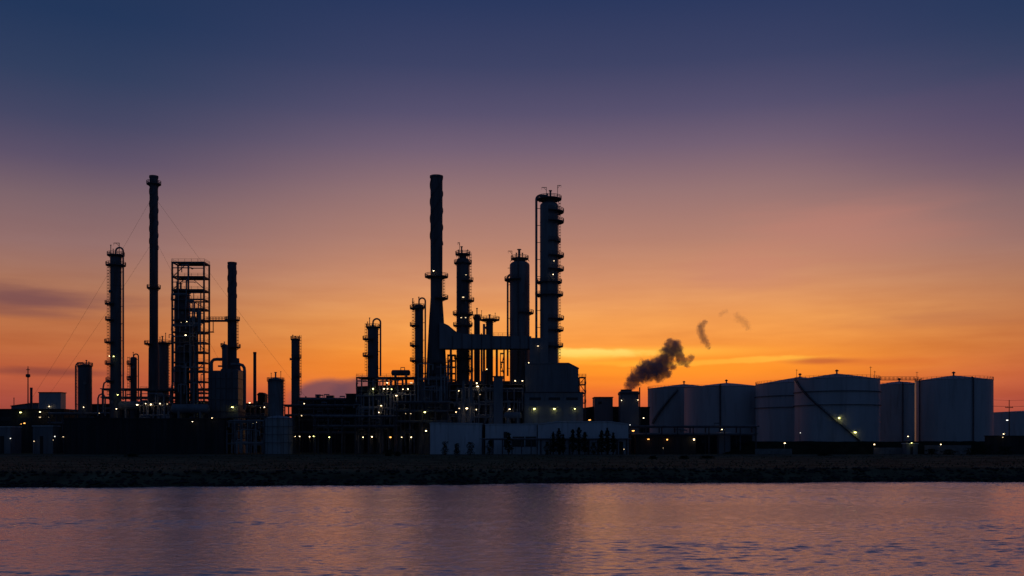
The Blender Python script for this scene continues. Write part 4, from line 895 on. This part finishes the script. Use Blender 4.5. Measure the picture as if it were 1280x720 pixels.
smoke('smoke_plume', 'thick dark smoke plume leaning east from the squat chimney', [(786, 487, 5), (788, 481, 7), (793, 475, 9), (800, 469, 11), (808, 464, 12.5), (817, 462, 13.5), (826, 458, 12.5), (831, 450, 9.5), (837, 440, 10.5), (843, 434, 9), (835, 431, 5), (837, 426, 4), (847, 441, 6.5), (849, 447, 6), (852, 452, 5.5), (857, 453, 5.2), (861, 450, 4.6), (865, 446, 4), (833, 467, 7), (824, 472, 6), (841, 459, 5)], 436, .55, .24, 1, .9)
smoke('smoke_wisp', 'thin detached wisp of smoke drifting above the end of the plume', [(881, 403, 3.6), (877, 407, 4.4), (875, 411, 4.6), (876, 415, 4.8), (878, 419, 4.8), (880, 423, 4.8), (882, 427, 4.6), (884, 431, 4), (886, 435, 3)], 438, .33, .42, 2, .7)
smoke('smoke_wisp', 'faintest shreds of smoke highest and farthest from the squat chimney', [(901, 393, 3.4), (904, 391, 3.4), (908, 389, 2.6), (921, 394, 4), (924, 398, 5), (928, 401, 5), (932, 405, 5), (935, 409, 4.4)], 440, .085, .4, 3, .9)

# ------------------------------------------------------------------ sky, sun, camera
SUN_AZ = math.atan((735 - 640)/F); SUN_EL = math.radians(0.8)
W = bpy.data.worlds.new('World'); S.world = W; W.use_nodes = True
nt = W.node_tree; nt.nodes.clear()
def N(t, **k):
    n = nt.nodes.new(t)
    for a, v in k.items(): setattr(n, a, v)
    return n
def MA(op, a, b=None, c=None, clamp=False):
    n = N('ShaderNodeMath', operation=op, use_clamp=clamp)
    for i, v in enumerate((a, b, c)):
        if v is None: continue
        if isinstance(v, (int, float)): n.inputs[i].default_value = v
        else: nt.links.new(v, n.inputs[i])
    return n.outputs[0]
def SS(v, a, b):
    mr = N('ShaderNodeMapRange', interpolation_type='SMOOTHSTEP', clamp=True); nt.links.new(v, mr.inputs['Value']); mr.inputs['From Min'].default_value = a; mr.inputs['From Max'].default_value = b
    return mr.outputs[0]
def MIX(f, a, b):
    m = N('ShaderNodeMix', data_type='RGBA')
    for i, v in ((0, f), (6, a), (7, b)):
        if isinstance(v, (int, float)): m.inputs[i].default_value = v
        elif isinstance(v, tuple): m.inputs[i].default_value = v
        else: nt.links.new(v, m.inputs[i])
    return m.outputs[2]
def RAMP(v, stops):
    r = N('ShaderNodeValToRGB'); e = r.color_ramp.elements
    while len(e) < len(stops): e.new(.5)
    for k, (p, c) in zip(e, sorted(stops)): k.position = p; k.color = lin(c) + (1,)
    nt.links.new(v, r.inputs['Fac']); return r.outputs['Color']
tc = N('ShaderNodeTexCoord'); sx = N('ShaderNodeSeparateXYZ'); nt.links.new(tc.outputs['Generated'], sx.inputs[0])
x, y, z = sx.outputs
hyp = MA('SQRT', MA('ADD', MA('MULTIPLY', x, x), MA('ADD', MA('MULTIPLY', y, y), 1e-6)))
v = MA('MAXIMUM', MA('DIVIDE', z, hyp), 0.0)
az = MA('ARCTAN2', x, y)
vv = MA('DIVIDE', v, MA('ADD', v, .4))             # 0 at the horizon, 1 overhead
def st(py, h=1250.0): t = max(0, (550 - py)/h); return t/(t + .4)
front = RAMP(vv, [(0.0, (176, 78, 62)), (st(505), (206, 92, 58)), (st(485), (232, 112, 48)), (st(462), (246, 138, 44)), (st(440), (243, 146, 56)), (st(400), (237, 155, 82)), (st(350), (206, 140, 103)), (st(300), (175, 125, 110)),
                  (st(240), (146, 112, 114)), (st(185), (110, 92, 114)), (st(140), (81, 76, 108)), (st(80), (54, 62, 99)), (st(0), (33, 51, 92)), (.66, (26, 40, 74)), (1.0, (20, 32, 62))])
side = RAMP(vv, [(0.0, (140, 66, 62)), (st(500, 1390), (168, 76, 64)), (st(465, 1390), (186, 90, 60)), (st(430, 1390), (188, 103, 60)), (st(395, 1390), (183, 109, 69)), (st(350, 1390), (170, 115, 90)), (st(300, 1390), (146, 108, 105)), (st(240, 1390), (122, 97, 105)),
                 (st(190, 1390), (90, 78, 103)), (st(140, 1390), (65, 67, 98)), (st(80, 1390), (44, 59, 93)), (st(0, 1390), (27, 50, 88)), (.66, (24, 38, 70)), (1.0, (20, 32, 62))])
back = RAMP(vv, [(0.0, (22, 37, 54)), (.2, (24, 42, 66)), (.45, (26, 44, 74)), (1.0, (20, 34, 62))])
da = MA('ABSOLUTE', MA('SUBTRACT', az, SUN_AZ)); da = MA('MINIMUM', da, MA('SUBTRACT', 2*PI, da))
col = MIX(SS(da, math.radians(8), math.radians(28)), front, side)
col = MIX(SS(da, math.radians(30), math.radians(85)), col, back)
# drifting cloud streaks: noise stretched along the horizon
cv = N('ShaderNodeCombineXYZ'); nt.links.new(MA('MULTIPLY', az, 8.0), cv.inputs[0]); nt.links.new(MA('MULTIPLY', v, 62.0), cv.inputs[1])
n1 = N('ShaderNodeTexNoise'); n1.inputs['Scale'].default_value = 1.0; n1.inputs['Detail'].default_value = 6; n1.inputs['Roughness'].default_value = .55; nt.links.new(cv.outputs[0], n1.inputs['Vector'])
low = MA('SUBTRACT', 1.0, SS(v, .06, .24))
sfac = MA('MULTIPLY', MA('SUBTRACT', n1.outputs['Fac'], .5), low)
cv2 = N('ShaderNodeCombineXYZ'); nt.links.new(MA('MULTIPLY', az, 26.0), cv2.inputs[0]); nt.links.new(MA('MULTIPLY', v, 70.0), cv2.inputs[1])
n2 = N('ShaderNodeTexNoise'); n2.inputs['Scale'].default_value = 1.0; n2.inputs['Detail'].default_value = 7; n2.inputs['Roughness'].default_value = .6; nt.links.new(cv2.outputs[0], n2.inputs['Vector'])
gain = MA('ADD', 1.0, MA('MULTIPLY', sfac, .7))
cg = N('ShaderNodeCombineXYZ')
for i in range(3): nt.links.new(gain if i else MA('ADD', 1.0, MA('MULTIPLY', sfac, .4)), cg.inputs[i])
vm = N('ShaderNodeVectorMath', operation='MULTIPLY'); nt.links.new(col, vm.inputs[0]); nt.links.new(cg.outputs[0], vm.inputs[1]); col = vm.outputs[0]
def cloud(col, px, py, w, h, c, amt, soft=.8, rag=.9, tilt=0.0, nz=None):
    u0 = math.atan((px - 640)/F); hh = math.hypot(F, px - 640); v0 = (550 - py)/hh; a = w/hh; b_ = h/hh
    du = MA('SUBTRACT', az, u0); dv = MA('SUBTRACT', MA('SUBTRACT', v, v0), MA('MULTIPLY', du, tilt))
    q = MA('ADD', MA('POWER', MA('ABSOLUTE', MA('DIVIDE', du, a)), 2.0), MA('POWER', MA('ABSOLUTE', MA('DIVIDE', dv, b_)), 2.0))
    q = MA('ADD', MA('SQRT', q), MA('MULTIPLY', MA('SUBTRACT', (nz or n1).outputs['Fac'], .5), rag))
    f = MA('MULTIPLY', MA('SUBTRACT', 1.0, SS(q, 1.0 - soft, 1.0 + soft*.35)), amt)
    return MIX(f, col, lin(c) + (1,))
col = cloud(col, 770, 441, 190, 8, (255, 196, 74), .75, .9, 1.0)
col = cloud(col, 745, 441, 75, 6, (255, 220, 112), .95, .55, 1.7, .0, n2)
col = cloud(col, 735, 447, 50, 5, (255, 206, 84), .6, .9, 1.5, .03, n1)
col = cloud(col, 770, 454, 100, 4, (255, 186, 62), .7, .8, 1.9, -.02, n2)
col = cloud(col, 745, 473, 90, 4, (222, 98, 44), .5, .9, 1.6, .0, n2)
col = cloud(col, 900, 452, 125, 4.5, (255, 190, 72), .85, .55, 1.6, .03, n2)
col = cloud(col, 840, 460, 260, 26, (255, 150, 36), .55, 1.0, .7)
col = cloud(col, 480, 462, 220, 30, (240, 128, 40), .4, 1.0, .7)
col = cloud(col, 1028, 451, 52, 5, (176, 82, 52), .7, .8, .9, .0)
col = cloud(col, 1110, 452, 110, 7, (206, 96, 46), .5, .9, 1.0)
col = cloud(col, 30, 371, 130, 17, (114, 72, 78), .85, .9, 1.3, -.03)
col = cloud(col, 20, 390, 110, 8, (126, 76, 74), .6, .9, 1.3)
col = cloud(col, 60, 465, 100, 6, (124, 60, 58), .7, .9, 1.2)
col = cloud(col, 930, 335, 90, 30, (196, 130, 112), .4, 1.0, 1.4)
col = cloud(col, 1260, 150, 230, 75, (94, 72, 108), .25, 1.0, .9)
col = cloud(col, 1060, 285, 150, 45, (200, 130, 114), .35, 1.0, 1.2)
col = cloud(col, 1180, 395, 150, 16, (176, 112, 84), .3, 1.0, 1.4)
col = cloud(col, 404, 494, 42, 22, (104, 68, 84), .9, .35, .5, .12, n2)
col = cloud(col, 446, 494, 40, 24, (98, 64, 82), .9, .35, .5, .1, n2)
sky = N('ShaderNodeTexSky'); sky.sky_type = 'NISHITA'; sky.sun_disc = False; sky.sun_elevation = SUN_EL; sky.sun_rotation = SUN_AZ; sky.dust_density = 2.0; sky.altitude = 0
b1 = N('ShaderNodeBackground'); nt.links.new(col, b1.inputs[0]); b1.inputs[1].default_value = 1.0
b2 = N('ShaderNodeBackground'); nt.links.new(sky.outputs[0], b2.inputs[0]); b2.inputs[1].default_value = 0.006
ad = N('ShaderNodeAddShader'); nt.links.new(b1.outputs[0], ad.inputs[0]); nt.links.new(b2.outputs[0], ad.inputs[1])
o = N('ShaderNodeOutputWorld'); nt.links.new(ad.outputs[0], o.inputs[0])

sl = bpy.data.lights.new('sun', 'SUN'); sl.energy = .12; sl.angle = math.radians(4); sl.color = (1, .5, .2)
so = bpy.data.objects.new('sun', sl); C.objects.link(so)
d = Vector((math.sin(SUN_AZ)*math.cos(SUN_EL), math.cos(SUN_AZ)*math.cos(SUN_EL), math.sin(SUN_EL)))
so.rotation_euler = d.to_track_quat('Z', 'Y').to_euler(); so.location = (0, 300, 200)

cd = bpy.data.cameras.new('camera'); co = bpy.data.objects.new('camera', cd); C.objects.link(co)
co.location = (0, 0, CAMZ); co.rotation_euler = (PI/2, 0, 0)
cd.sensor_width = 36; cd.lens = F/1280*36; cd.shift_y = (HZ - 360)/1280; cd.clip_end = 20000; cd.clip_start = .5
S.camera = co
S.view_settings.view_transform = 'Standard'; S.view_settings.look = 'None'; S.view_settings.exposure = 0; S.view_settings.gamma = 1; S.view_settings.use_curve_mapping = False
S.cycles.volume_step_rate = 1.0; S.cycles.volume_bounces = 1; S.cycles.max_bounces = 6; S.cycles.sample_clamp_indirect = 4.0
S.cycles.use_denoising = True
